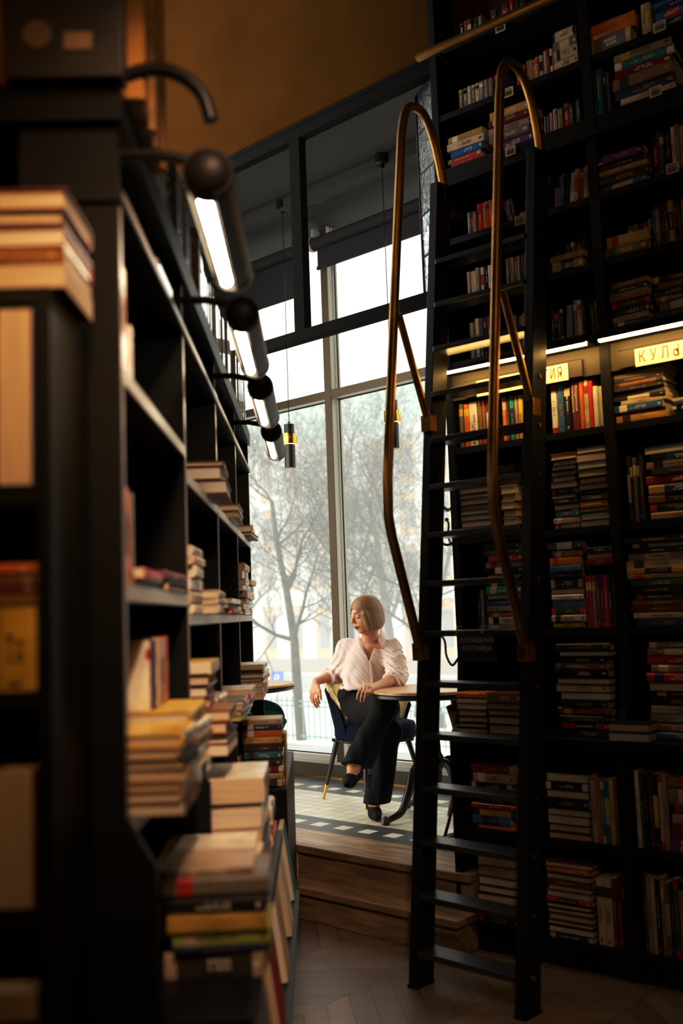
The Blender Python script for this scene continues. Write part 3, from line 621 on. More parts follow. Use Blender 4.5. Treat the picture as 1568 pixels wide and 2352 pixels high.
def cpart(mb, name, m, bev=0.0, T=None):
    o = mb.build(name, m, bevel=bev); o.matrix_world = T if T is not None else TL; o.parent = lc; o.matrix_parent_inverse = LCI; return o
DL = .34
for i, s in enumerate(PS):
    # upright: straight above, stepping out below
    prof = [(DL, 0), (-.05, 0), (-.05, 1.05), (0, 1.135), (0, 2.245), (DL, 2.245)]
    m = MB(); n_ = len(prof); vs = [(s, y, z) for y, z in prof]+[(s+.022, y, z) for y, z in prof]
    m.add(vs, [tuple(range(n_)), tuple(range(2*n_-1, n_-1, -1))]+[((k+1) % n_, k, n_+k, n_+(k+1) % n_) for k in range(n_)])
    cpart(m, 'side_panel' if i in (0, 4) else 'divider', BLKG)
SHL = [[1.935, 1.54, 1.125]]+[[1.87, 1.49, 1.115]]*3
for i in range(4):
    for z in SHL[i]: cpart(MB().box((PS[i]+.022, 0, z-.032), (PS[i+1], DL, z)), 'shelf', BLKG)
    cpart(MB().box((PS[i]+.022, -.05, .75), (PS[i+1], DL, .785)), 'shelf', BLKG)
STRIP = mat('window glint on shelf edge', (.40, .36, .30), .35); EDGE = mat('window glint on black upright', (.13, .10, .08), .3)  # window reflection on the glossy black edges, painted in as paler strips
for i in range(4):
    for z in SHL[i]: cpart(MB().box((PS[i]+.022, -.003, z-.030), (PS[i+1], .0, z-.002)), 'edge_glint', STRIP)
for s in PS: cpart(MB().box((s+.001, -.002, 1.135), (s+.021, .0, 2.235)), 'upright_glint', EDGE)
cpart(MB().box((PS[0], -.0105, 2.243), (PS[4]+.02, -.008, 2.259)), 'edge_glint', EDGE)
cpart(MB().box((PS[0], DL, 0), (PS[4]+.022, DL+.02, 2.455)), 'back_panel', BLK)
cpart(MB().box((PS[0]-.01, -.008, 2.24), (PS[4]+.03, DL, 2.262)), 'lower_cornice_board', BLKG)
cpart(MB().box((PS[0]-.02, -.012, 2.39), (PS[4]+.04, DL, 2.455)), 'top_board', BLKG)
cpart(MB().box((PS[0]-.0, .16, 2.262), (PS[4]+.0, .18, 2.39)), 'cornice_back', BLK)
for s in PS: cpart(MB().box((s, 0, 2.262), (s+.02, .16, 2.39)), 'cornice_divider', BLKG)
cpart(MB().box((PS[0]+.03, -.205, .75), (3.34, -.05, .785)), 'display_ledge', BLKG, .003)
cpart(MB().box((PS[0]+.06, -.20, .0), (3.3, -.05, .08)), 'display_plinth', BLKG)
cpart(MB().box((4.12, -.195, .0), (PS[4], -.05, .785)), 'base_cabinet', BLKG, .003)
cpart(MB().box((PS[0]+.03, -.075, .08), (3.6, -.05, .75)), 'kick_board', BLKG)
# little card on the end of the base cabinet
r = at_root('price_tag', TE(4.118, 0), .135, 0, .575, 'cream barcode card on the end of the low black cabinet', 'price tag'); MB().box((0, -.002, -.03), (.042, 0, .034)).build('card', TAGM, r)
bq = MB()
for q in range(7): bq.box((.006+q*.0045, -.003, -.015), (.008+q*.0045+(q % 3)*.0008, -.0021, .008))
bq.build('barcode_print', INK['k'], r)
# end unit turned to the viewer
EX0 = 1.50; e_ = TE(EX0, 0)
ec = at_root('end_shelf_unit', e_, -.29, 0, 0, 'narrow black end unit of shelves crammed with oversized books', 'shelf unit')
MB().box((.215, 0, 0), (.235, .262, 1.99)).build('side_panel', BLK, ec)
for z in (1.99, 1.68, 1.375, 1.06, .65, .1): MB().box((-.5, 0, z-.025), (.214, .262, z)).build('shelf', BLK, ec)
MB().box((-.5, .255, 0), (.214, .262, 1.96)).build('back_panel', BLK, ec)
WR = [mat('plastic wrapped %s cover' % n, c, .16, coat=1.0, bump=.5, bscale=45) for n, c in (('grey', (.34, .34, .33)), ('brown', (.22, .13, .07)), ('black', (.06, .06, .06)), ('white', (.66, .64, .60)), ('silver', (.5, .5, .5)))]
ECW = 'end unit near the camera'
ET = TE(EX0, 0)
def endpile(x1, z0, z1, codes, where, dep=.19, s=EX0, w=.26, **k): pile(TE(s, 0), x1-w, x1, z0, z1, codes, where, ysb=0, dep=dep, jit=.35, group='oversized books in the end unit', **k)
endpile(-.030, 1.99, 2.15, 'CSCuC', 'pile on end unit', wth=[1.2, .8, 1.2, .8, 1.3])
upright(TE(EX0, 0), -.26, -.078, 1.68, .282, 'CSC', 'on upper end unit shelf', ysb=.0, dep=.2, jit=.1, group='oversized books in the end unit', kind='hardcover_book')
upright(TE(EX0, 0), -.26, -.078, 1.375, .125, 'sCy', 'on middle end unit shelf', ysb=.0, dep=.2, jit=.1, group='oversized books in the end unit', kind='hardcover_book')
endpile(-.07, 1.503, 1.565, 'oumu', 'pile on middle end unit shelf')
upright(TE(EX0, 0), -.26, -.08, 1.06, .2, 'qsS', 'on lower end unit shelf', ysb=.0, dep=.2, jit=.15, group='oversized books in the end unit', kind='hardcover_book')
upright(TE(EX0, 0), -.24, -.08, .65, .30, 'us', 'on bottom end unit shelf', ysb=.0, dep=.2, jit=.2, group='oversized books in the end unit', kind='hardcover_book')
# ---- contents of the bays
LG = 'books in the aisle bookcase'
def LP(s0, s1, out, z0, z1, codes, where, w=.17, **k): pile(TL, s0, s1, z0, z1, codes, where, ysb=-out, dep=w, group=LG, **k)
def LU(s0, s1, z, h, codes, where, out=0.0, **k): upright(TL, s0, s1, z, h, codes, where, ysb=-out, group=LG, **k)
LU(1.80, 1.838, 1.935, .205, 'o', 'in near bay, upper aisle shelf', kind='paperback_book'); LU(1.93, 1.958, 1.935, .13, 'w', 'small, near bay, upper aisle shelf')
LU(1.80, 1.885, 1.54, .18, 'cou', 'in near bay, middle aisle shelf'); LP(1.90, 2.22, .012, 1.54, 1.575, 'rC', 'first flat pile, near bay middle shelf'); LP(2.25, 2.58, .02, 1.54, 1.587, 'mC', 'second flat pile, near bay middle shelf')
LP(1.83, 2.07, .095, 1.125, 1.268, 'ysCzusd', 'first pile, near bay lowest shelf', w=.2, jit=.5); LP(2.09, 2.42, .085, 1.125, 1.285, 'ycszc', 'second pile, near bay lowest shelf', w=.2)
LU(2.12, 2.40, 1.286, .15, 'wnpcuuor', 'on second pile, near bay', out=-.01, jit=.5)
pile(TE(1.99, 0), .025, .23, .785, .992, 'sgkzqnd', 'pile on near display ledge', ysb=0, dep=.17, group=LG, wth=[.6, 1.7, 1.3, 1.3, 1.2, .5, 2.1])
LP(3.16, 3.44, .065, 1.87, 1.975, 'mCC', 'pile jutting from second bay, upper shelf', w=.18, kind='hardcover_book', wth=[.35, 1, 1])
LP(3.95, 4.3, .05, 1.87, 1.93, 'CC', 'pile, third bay upper shelf'); LP(4.85, 5.2, .045, 1.87, 1.925, 'zC', 'pile, fourth bay upper shelf')
LP(2.68, 2.92, .02, 1.49, 1.675, 'wcwwcw', 'first pile, second bay middle shelf'); LP(2.96, 3.30, .05, 1.49, 1.56, 'cww', 'second pile, second bay middle shelf'); LP(3.56, 3.90, .045, 1.49, 1.545, 'wCr', 'first pile, third bay middle shelf'); LP(3.95, 4.28, .03, 1.49, 1.52, 'cc', 'second pile, third bay middle shelf')
LP(4.42, 4.75, .035, 1.49, 1.72, 'zwcwrcwc', 'first pile, fourth bay middle shelf'); LP(4.80, 5.15, .03, 1.49, 1.66, 'zcwcw', 'second pile, fourth bay middle shelf')
LP(2.67, 2.93, .105, 1.115, 1.235, 'CSCC', 'low pile, second bay lowest shelf', w=.2); LP(2.68, 2.92, .055, 1.236, 1.362, 'zSCS', 'upper pile, second bay lowest shelf', w=.19)
LP(3.02, 3.3, .05, 1.115, 1.24, 'cSwc', 'back pile, second bay lowest shelf', w=.2); LP(3.56, 3.86, .085, 1.115, 1.185, 'gwuq', 'first pile, third bay lowest shelf', w=.2); LP(3.9, 4.2, .08, 1.115, 1.20, 'wrCw', 'second pile, third bay lowest shelf', w=.2)
LP(4.45, 4.75, .10, 1.115, 1.27, 'wcudcuo', 'first pile, fourth bay lowest shelf', w=.2); LP(4.8, 5.15, .09, 1.115, 1.22, 'wrcw', 'second pile, fourth bay lowest shelf', w=.2)
LP(2.72, 3.04, .185, .785, 1.048, 'wlcCr', 'big pile on far display ledge', w=.24, wth=[1.2, 1.2, .8, 1.2, .5], jit=.6)
LP(2.24, 2.62, .19, .785, .93, 'wcudCr', 'middle pile on display ledge', w=.22)
LP(3.08, 3.32, .19, .785, .90, 'cnwr', 'farthest pile on display ledge', w=.22)
LU(3.60, 4.05, 1.105-.355, .2, 'dunkm', 'behind the display ledge', out=.03)
pile(TE(4.15, 0), .02, .182, .786, 1.06, 'cnozdtdmsd', 'pile on low cabinet', ysb=0, dep=.17, group=LG, jit=.4)
upright(TE(4.19, 0), .185, .196, .786, .21, 'dy', 'edge of low cabinet', ysb=0, dep=.16, jit=.3, group=LG, kind='paperback_book')
# covers turned out below the ledge
def faceout(s, out, z, w, h, code, lab, th=.02, tilt=8):
    M_ = TL @ Matrix.Translation((s+w, -out, z)) @ Matrix.Rotation(radians(-tilt), 4, 'X') @ Matrix.Rotation(pi/2, 4, 'Z')
    book(M_, th, h, w, code, 'paperback_book', label=lab, group='picture books facing out below the ledge')
k = 0
for z, seq in ((.40, 'wnyrbcnwlt'), (.085, 'rymwcbu')):
    for i, c in enumerate(seq):
        s = 2.0+i*.215; out = .20+.02*(i % 2)
        if s > 4.0: break
        faceout(s, out, z, .2, .27, c, '%s cover facing out, %s along %s rack under the ledge' % (PAL[c][1], ORD[i], 'upper' if z > .3 else 'lower'))
cpart(MB().box((1.95, -.235, .38), (4.1, -.05, .395)), 'rack_shelf', BLKG)
# flat wrapped books in the cornice slot, and wrapped books along the top
def wrapped(T, w, h, d, lab, grp, mtl):
    m = MB().box((0, 0, 0), (w, d, h)); m = MB(); b = min(.006, w*.3)
    m.prism([(0, d), (0, b), (b, 0), (w-b, 0), (w, b), (w, d)], 0, h)
    o = m.build('wrapped_book', mtl); o.matrix_world = T; tag(o, lab, 'book', grp)
    MB().box((.002, d, .003), (w-.002, d+.001, h-.003)).build('page_block', PG[0], o); return o
i = 0; s = 1.84
while s < 5.2:
    h = rnd.uniform(.19, .26); w = rnd.uniform(.022, .05); z = 2.262
    if not any(s < p < s+h for p in PS):
        for q in range(rnd.choice((1, 2))):
            M_ = TL @ Matrix.Translation((s+h, .005+rnd.uniform(0, .02), z)) @ Matrix(((0, 0, -1, 0), (0, 1, 0, 0), (1, 0, 0, 0), (0, 0, 0, 1)))
            wrapped(M_, w, h, .14, '%s shiny wrapped book lying in the cornice slot, %s layer' % (ORD[i], 'lower' if q == 0 else 'upper'), 'wrapped books in the cornice slot', WR[rnd.randrange(5)]); z += w+.001
    i += 1; s += h+.02
def spine_run(s0, s1, hh, mats_, labf, seti, dep=.17, o_=.0):
    s = s0; i = 0
    while s < s1:
        w = rnd.uniform(*seti); h = hh*rnd.uniform(.82, 1)
        wrapped(TL @ Matrix.Translation((s, .015-o_+rnd.uniform(0, .02), 2.456)), w, h, dep, labf(i), 'books standing on top of the aisle bookcase', mats_[rnd.randrange(len(mats_))]); s += w+.003; i += 1
GLD = [mat('ochre cloth spine', (.55, .27, .06), .4, var=.3), mat('rust cloth spine', (.26, .09, .03), .4, var=.3), mat('tan cloth spine', (.55, .33, .11), .35, var=.3)]
spine_run(1.80, 2.12, .40, GLD, lambda i: 'tall ochre spine, %s on the near corner above the bookcase' % ORD[i], (.03, .06), o_=.065)
spine_run(2.14, 5.2, .25, WR, lambda i: 'shiny wrapped spine, %s along the top of the aisle bookcase' % ORD[i], (.035, .08), o_=.02)
# black boxed set on the corner, round sticker and label
bk = at_root('boxed_book_set', TE(1.72, 0), -.19, 0, 2.456, 'black boxed book set with round sticker and pale label on the corner', 'boxed set')
MB().box((0, 0, 0), (.21, .05, .42)).build('slipcase', mat('black board', (.02, .016, .012), .5, var=.4), bk, bevel=.002)
MB().prism([(.058+.026*cos(a*pi/12), .082+.026*sin(a*pi/12)) for a in range(24)], 0, .0015, T=Matrix.Rotation(pi/2, 4, 'X')).build('round_sticker', mat('dull gold sticker', (.20, .12, .06), .6), bk)
MB().box((.106, -.0015, .052), (.156, 0, .084)).build('paper_label', mat('beige sticker', (.30, .20, .11), .6), bk)
bk2 = at_root('boxed_book_set', TE(1.71, 0), -.24, 0, 2.456, 'ochre slipcased volume beside the black boxed set', 'boxed set')
MB().box((0, 0, 0), (.035, .18, .36)).build('slipcase', GLD[0], bk2, bevel=.002)
# tube lamps
TUBE = emis('white tube light', (1.0, .80, .58), 42.0)
SHADE = mat('dark bronze shade', (.010, .008, .007), .5, .0, spec=.25)
for i in range(4):
    s = 1.78+.87*i; L = .56
    r = at_root('tube_lamp', TL, s, -.163, 2.298, 'black half-cylinder tube lamp glowing above the aisle, %s from the camera' % ORD[i], 'lamp', None)
    n = 28; a0 = radians(246); ga = radians(38); pts = []       # section in (out, z): open towards the shelf and down
    m = MB(); secs = []
    for x in (0.0, L):
        for rr in (.047, .043):
            for k in range(n+1):
                a = a0+ga+(2*pi-2*ga)*k/n; secs.append((x, -rr*cos(a), rr*sin(a)))
    N1 = n+1; f = []
    for k in range(n):
        f.append((k, 2*N1+k, 2*N1+k+1, k+1)); f.append((N1+k+1, 3*N1+k+1, 3*N1+k, N1+k))
    for a_ in (0, 2*N1):
        for k in range(n): f.append((a_+k, a_+k+1, a_+N1+k+1, a_+N1+k))
    f.append((0, N1, 3*N1, 2*N1)); f.append((n, 2*N1+n, 3*N1+n, N1+n))
    m.add(secs, f); m.build('shade', SHADE, r, smooth='auto')
    cs = [( -.031*cos(a0), .031*sin(a0))]
    MB().tube([(.03, -.030*cos(a0), .030*sin(a0)), (L-.03, -.030*cos(a0), .030*sin(a0))], .0135, 12).build('light_tube', TUBE, r, smooth='auto')
    MB().lathe([(.004, -.022), (.022, -.019), (.038, -.009), (.0475, .004), (.0478, .03), (.044, .032)], 24, T=Matrix.Rotation(pi/2, 4, 'Y')).build('end_collar', SHADE, r, smooth='auto')
    MB().tube([(L-.02, 0, 0), (L+.004, 0, 0)], .049, 24).build('end_cap', BLKM, r, smooth='auto')
    MB().tube([(.018, .03, .03), (.018, .10, .045), (.018, .163+.02, .045)], .011, 10).build('arm', BLKM, r, smooth='auto')
hk = at_root('curved_hook', TL, 1.80, 0, 2.43, 'thick curved black hook arching out above the first tube lamp', 'hook')
MB().tube(catmull([(0, .02, .06), (0, -.06, .082), (0, -.115, .068), (0, -.155, .03), (0, -.171, -.022)], 6), .0135, 12).build('hook_arm', BLKM, hk, smooth='auto')
MB().tube([(0, .02, .03), (0, .02, .06)], .0135, 10).build('post', BLKM, hk)
# ------------------------------------------------------------------ pendants
PCY = mat('black pendant cylinder', (.012, .012, .012), .3)
GLOW = emis('warm lamp glow', (1.0, .62, .22), 5.0)
for (cx, cy, lx, ly, lab) in ((648, 465, 668, 1025, 'black cylinder pendant with brass collar nearest the tube lamps'), (876, 360, 905, 975, 'black cylinder pendant with brass collar behind the brass handrail')):
    p = onz(cx, cy, 4.35); q = at(lx, ly, p.y)
    r = empty('pendant_lamp', (p.x, p.y, q.z), 0, lab, 'pendant lamp', None)
    MB().lathe([(.045, 4.30-q.z), (.045, 4.36-q.z)], 20).lathe([(.012, 4.27-q.z), (.014, 4.30-q.z)], 12).build('canopy', PCY, r, smooth='auto')
    MB().tube([(0, 0, .15), (0, 0, 4.29-q.z)], .0028, 6).build('cord', PCY, r)
    MB().lathe([(.004, .17), (.012, .158), (.034, .15), (.035, .148), (.035, .08)], 28).build('upper_tube', PCY, r, smooth='auto')
    MB().lathe([(.052, .085), (.053, .083), (.053, .015), (.052, .013)], 32).build('brass_collar', BRASSD, r, smooth='auto')
    MB().lathe([(.049, .012), (.037, .0118)], 28).build('glow_ring', GLOW, r)
    MB().lathe([(.0365, .013), (.0365, -.148), (.034, -.15)], 28).build('lower_tube', PCY, r, smooth='auto')
    MB().lathe([(.033, -.1495), (.032, -.151)], 24).build('diffuser', mat('cream diffuser', (.7, .45, .35), .6), r)
# ------------------------------------------------------------------ tables
OAKT = mat('warm oak table top', (.52, .30, .14), .3, var=.2, vscale=6, stretch=(1, 6, 1))
IRON = mat('black cast iron', (.012, .012, .013), .32)
def cafe_table(c, r_, ztop, rot, lab, legs=4):
    t = empty('cafe_table', (c[0], c[1], FH), rot, lab, 'table')
    h = ztop-FH
    MB().lathe([(r_-.004, h-.004), (r_, h-.008), (r_, h-.020), (r_-.003, h-.022)], 64).lathe([(r_-.01, h-.0035), (r_-.004, h-.0038), (0.0005, h-.0036)][::-1], 64).build('table_top', OAKT, t, smooth='auto')
    MB().lathe([(r_-.008, h-.023), (r_+.002, h-.026), (r_+.002, h-.042), (r_-.02, h-.05)], 64).build('rim_band', IRON, t, smooth='auto')
    MB().lathe([(.10, h-.05), (.03, h-.07), (.022, h-.2), (.03, .36), (.045, .33), (.03, .30), (.03, .20), (.01, .18)], 20).build('column', IRON, t, smooth='auto')
    for k in range(legs):
        a = 2*pi*k/legs; R = Matrix.Rotation(a, 4, 'Z')
        pts = catmull([R @ Vector(p) for p in ((.02, 0, .27), (.08, 0, .315), (.15, 0, .27), (.19, 0, .16), (.24, 0, .06), (.31, 0, .028), (.345, 0, .022))], 5)
        m = len(pts); MB().tube(pts, [.016+.008*sin(pi*min(1, i/(m-1)*1.2)) for i in range(m-3)]+[.024, .026, .02], 10).build('leg', IRON, t, smooth='auto')
        MB().lathe([(.018, 0), (.026, .008), (.022, .03), (.006, .044)], 12, c=R @ Vector((.345, 0, 0))).build('paw_foot', IRON, t, smooth='auto')
    return t
TZ = 1.045; TC = at(994, 1580, 5.80)
tb = cafe_table((TC.x, TC.y), .355, TZ, radians(28), 'round oak cafe table on curved black iron legs beside the seated woman')
p = at(590, 1568, 6.6)
cafe_table((p.x-.14, p.y+.05), .38, 1.05, radians(38), 'round cafe table edge showing past the aisle bookcase')
# ------------------------------------------------------------------ chairs
def velvet(n, c): return mat(n, c, .85, var=.25, vscale=20, spec=.15)
NAVY = velvet('navy velvet', (.004, .009, .026)); CREAM = mat('cream leather', (.72, .57, .29), .6, var=.08, vscale=10); GREEN = velvet('dark green velvet', (.012, .065, .05)); PINKV = velvet('dusty pink velvet', (.28, .15, .12))
LEGB = mat('black chair leg', (.014, .013, .013), .3); LEGW = mat('walnut chair leg', (.16, .085, .04), .4)
def tub_chair(loc_, rz, lab, outer, inner, legm, tips=True, H=.76, R=.222):
    """faces -y in its own frame; a channelled shell wraps the back and sides"""
    t = empty('tub_chair', loc_, rz, lab, 'chair')
    SH = .47; nA = 110; a0 = radians(-14); a1 = radians(194)
    def top(u): return .60+.165*(1-abs(2*u-1)**3.2)       # high all round, a little lower at the wings
    lay = []
    for i in range(nA+1):
        u = i/nA; a = a0+(a1-a0)*u; ch = abs(sin(u*pi*10)); row = []
        zt = top(u)
        for j in range(9):
            v = j/8; z = .375+(zt-.375)*v; rr = R-.012+.045*v+(.02*v*v)
            row.append((rr, z))
        lay.append((a, row, ch))
    def shell(name, off, flute, m, drop=0.0):
        mb = MB(); vs = []
        for (a, row, ch) in lay:
            for (rr, z) in row:
                r2 = rr+off-(flute*(ch**.6) if flute else 0); vs.append((r2*cos(a), r2*sin(a)*.98, .375+(z-.375)*(1-drop)))
            for j in (8,):
                rr, z = row[j]; vs.append(((rr+off*0+(-.02 if flute else .0))*cos(a), (rr+(-.02 if flute else 0))*sin(a)*.98, .375+(z-.375)*(1-drop)+.006))
        N_ = 10; n1 = nA+1
        for i in range(nA):
            for j in range(N_-1):
                q = (i*N_+j, (i+1)*N_+j, (i+1)*N_+j+1, i*N_+j+1); mb.f.append(q if not flute else q[::-1])
        mb.v = vs; mb.m = [0]*len(mb.f); return mb.build(name, m, t, smooth=True)
    o = shell('back_shell', .012, 0, outer, .16); i_ = shell('channelled_back', -.012, 0 if inner is outer else .011, inner)
    mo = i_.modifiers.new('t', 'SOLIDIFY'); mo.thickness = .022; mo.offset = -1.0
    mo = o.modifiers.new('t', 'SOLIDIFY'); mo.thickness = .014; mo.offset = -1.0
    # seat: rounded pad
    prof = []; m = MB(); n = 48; ring = []
    def out(a):
        c, s = cos(a), sin(a); e = 3.0; k = (abs(c)**e+abs(s)**e)**(-1/e); return Vector((c*k*.228, s*k*.235-.045))
    zs_ = [(.90, .375), (.97, .38), (1.0, .40), (1.0, .455), (.97, .478), (.85, .487), (.5, .492), (.02, .494)]
    vs = [(out(2*pi*k/n).x*f_, out(2*pi*k/n).y*f_-.0, z) for f_, z in zs_ for k in range(n)]
    fs = [(i*n+k, i*n+(k+1) % n, (i+1)*n+(k+1) % n, (i+1)*n+k) for i in range(len(zs_)-1) for k in range(n)]+[tuple(range(n-1, -1, -1)), tuple((len(zs_)-1)*n+k for k in range(n))]
    m.add(vs, fs); m.build('seat', outer, t, smooth=True)
    MB().box((-.19, -.2, .355), (.19, .17, .376)).build('under_frame', LEGB, t, bevel=.006)
    for (x, y) in ((-.16, -.17), (.16, -.17), (-.16, .15), (.16, .15)):
        k = 1.46; b = Vector((x*k, y*k, 0)); a = Vector((x, y, .365)); lg = MB().tube([a, a+(b-a)*.76], [.018, .0125], 12).build('leg', legm, t, smooth='auto')
        MB().tube([a+(b-a)*.76, b], [.0128, .008], 12).build('brass_tip', BRASSD if tips else legm, lg, smooth='auto')
    return t
CA, CB, CC_ = onz(737, 1830, FH), onz(813, 1862, FH), onz(968, 1838, FH)
CCEN = Vector(((CA.x+CC_.x)/2, (CA.y+CC_.y)/2, FH)); 
CROT = radians(34)
chair = tub_chair((CCEN.x+.02, CCEN.y-.0, FH), CROT, 'navy velvet tub chair with cream channelled back under the seated woman', NAVY, CREAM, LEGB)
p = at(598, 1700, 6.9)
tub_chair((p.x-.10, p.y, FH), radians(160), 'dark green velvet chair back peeping past the aisle bookcase', GREEN, GREEN, LEGB).scale = (1, 1, .80)
p = onz(1068, 1885, FH)
tub_chair((p.x+.23, p.y+.25, FH), radians(60), 'dusty pink chair with wooden legs glimpsed between ladder and bookcase', PINKV, PINKV, LEGW, tips=False).scale = (1, 1, .85)
# ------------------------------------------------------------------ coat stand
p = at(1078, 1930, 5.1); p.z = FH
cs = empty('coat_stand', (p.x, p.y, FH), 0, 'black bentwood coat stand standing behind the ladder beside the bookcase', 'coat stand')
MB().tube([(0, 0, .02), (0, 0, 1.86)], .016, 12).build('pole', IRON, cs, smooth='auto')
MB().tube([(.15*cos(2*pi*k/28), .15*sin(2*pi*k/28), .02) for k in range(29)], .011, 8, cap=False).build('ring_base', IRON, cs, smooth='auto')
for k in range(4):
    a = pi*k/2+.4; R = Matrix.Rotation(a, 4, 'Z')
    MB().tube(catmull([R @ Vector(q) for q in ((.0, 0, .30), (.07, 0, .22), (.12, 0, .10), (.15, 0, .02))], 5), .008, 8).build('leg', IRON, cs, smooth='auto')
for zz in (1.78, 1.60):
    for k in range(4):
        a = pi*k/2+.2+(zz > 1.7)*.5; R = Matrix.Rotation(a, 4, 'Z')
        hk_ = MB().tube(catmull([R @ Vector(q) for q in ((.01, 0, zz-.10), (.055, 0, zz-.11), (.12, 0, zz-.06), (.10, 0, zz+.0), (.13, 0, zz+.03))], 5), .0065, 8).build('hook', IRON, cs, smooth='auto')
        c = R @ Vector((.13, 0, zz+.03)); MB().lathe([(.001, -.012), (.01, -.007), (.0125, 0), (.01, .007), (.001, .012)], 12, c=c).build('ball_tip', IRON, hk_, smooth='auto')
for k in range(2):
    a = 2.6+2.1*k; R = Matrix.Rotation(a, 4, 'Z')
    hk_ = MB().tube(catmull([R @ Vector(q) for q in ((.01, 0, .92), (.05, 0, .88), (.08, 0, .93), (.085, 0, 1.0), (.11, 0, 1.04))], 5), .0065, 8).build('hook', IRON, cs, smooth='auto')
    c = R @ Vector((.11, 0, 1.04)); MB().lathe([(.001, -.012), (.01, -.007), (.0125, 0), (.01, .007), (.001, .012)], 12, c=c).build('ball_tip', IRON, hk_, smooth='auto')
# ------------------------------------------------------------------ the snowy street outside
OZ = -.55
SNOW = mat('trodden snow', (.78, .80, .80), .9, var=.12, vscale=.6); ROAD = mat('wet grey road', (.30, .31, .31), .7, var=.2, vscale=.8)
TO = frame(Vector((PW.x, PW.y, 0)), AW)
def oput(mb, name, m, label=None, cat=None, kind=None, group=None, parent=None):
    o = mb.build(name, m); 
    if parent is None: o.matrix_world = TO
    else: o.parent = parent
    return tag(o, label, cat, group, kind)
oput(MB().box((-70, .25, OZ-.1), (60, 110, OZ)), 'ground_snow', SNOW, kind='structure')
oput(MB().box((-70, 3.2, OZ), (60, 6.2, OZ+.02)), 'path_pavement', ROAD, kind='structure')
oput(MB().box((-70, 14, OZ), (60, 20, OZ+.02)), 'road', ROAD, kind='structure')
oput(MB().box((-20, .3, OZ), (20, 1.6, OZ+.62)), 'ground_ledge', SNOW, kind='structure')
BARK = mat('grey winter bark', (.06, .052, .047), .95, var=.3, vscale=12)
TWIG = mat('dark winter twigs', (.055, .048, .044), .95)
def tree(base, h, seed, r0, lab, dens=.92, lean=(0, 0)):
    rg = random.Random(seed); root = empty('bare_tree', tuple(base), 0, lab, 'tree', 'bare trees outside the window')
    tr = MB(); br = MB()
    def limb(p, d, L, r, lev):
        n = 5 if lev < 2 else 3; pts = [p]; rs = [r]; cur = p; dd = d.copy(); sub = []
        for i in range(n):
            dd = (dd+Vector((rg.uniform(-1, 1), rg.uniform(-1, 1), rg.uniform(-.5, .9)))*(.10 if lev == 0 else .26)).normalized()
            cur = cur+dd*(L/n); pts.append(cur); rs.append(r*(1-.75*(i+1)/n) if lev else r*(1-.6*(i+1)/n)); sub.append((cur, dd.copy(), rs[-1]))
        (tr if lev == 0 else br).tube(pts, rs, 7 if lev == 0 else (5 if lev < 2 else 3), cap=False)
        if lev >= 4: return
        for i, (q, e, rr) in enumerate(sub):
            if lev == 0 and i < 1: continue
            k = rg.choice((2, 3)) if lev == 0 else (2 if lev < 3 else rg.choice((1, 2, 3)))
            for _ in range(max(1, round(k*dens))):
                a = rg.uniform(0, 2*pi); s = e.cross(Vector((cos(a), sin(a), .3))).normalized()
                nd = (e*rg.uniform(.35, .8)+s*rg.uniform(.6, 1.1)+Vector((0, 0, .12))).normalized()
                limb(q, nd, L*rg.uniform(.42, .62)*(1.0 if lev else .8), max(rr*.56, .0036), lev+1)
    limb(Vector((0, 0, 0)), Vector((lean[0], lean[1], 1)).normalized(), h, r0, 0)
    tr.build('trunk', BARK, root, smooth=True); br.build('branches', TWIG, root)
    return root
def outp(px_, py_): return onz(px_, py_, OZ)
b1 = outp(692, 1700); tree(b1, 4.1, 3, .095, 'bare winter tree with dark trunk in the pane beside the tube lamps')
b2 = at(808, 1500, b1.y+2.2); b2.z = OZ; tree(b2, 4.3, 11, .10, 'bare winter tree behind the seated woman, trunk rising past the mullion')
b3 = at(905, 1500, b1.y+5); b3.z = OZ; tree(b3, 4.7, 23, .12, 'bare winter tree spreading wide boughs behind the brass handrail', lean=(-.1, 0))
b4 = at(1010, 1500, b1.y+1.0); b4.z = OZ; tree(b4, 4.3, 31, .075, 'bare winter tree glimpsed between ladder and bookcase', lean=(-.15, 0))
b6 = at(760, 1500, b1.y+9); b6.z = OZ; tree(b6, 4.9, 61, .09, 'slender bare tree standing farthest back near the mullion', lean=(.1, 0))
b7 = at(950, 1500, b1.y+3); b7.z = OZ; tree(b7, 4.0, 77, .07, 'thin bare tree between the seated woman and the ladder', lean=(.12, 0))
b5 = at(560, 1500, b1.y+6); b5.z = OZ; tree(b5, 4.8, 47, .12, 'distant bare tree rising behind the aisle bookcase end')
# iron fence
FG = mat('pale green iron', (.16, .30, .25), .7); FGD = mat('green iron post', (.20, .36, .30), .7)
f0 = outp(597, 1668); f1 = outp(1060, 1716)
fr = empty('iron_fence', tuple(f0), 0, 'low pale green iron railing along the snowy street', 'fence')
f0 = TO.inverted() @ outp(700, 1702); yf = f0.y
rl = MB(); bars = MB()
x = -9.0
def W_(x, y, z): return (TO @ Vector((x, y, z)))-fr.location
while x < 9:
    bars.tube([W_(x, yf, OZ+.02), W_(x, yf, OZ+.72)], .011, 4); x += .125
bars.build('railing_bars', FG, fr)
for zz in (.08, .56, .64): rl.tube([W_(-9, yf, OZ+zz), W_(9, yf, OZ+zz)], .014, 5)
rl.build('railing_rails', FG, fr)
for q in range(-4, 5):
    xx = q*2.1+.35; MB().box((-.045, -.045, 0), (.045, .045, .78)).lathe([(.05, .78), (.03, .82), (.04, .85), (.005, .9)], 8).build('post', FGD, fr).location = W_(xx, yf, OZ)
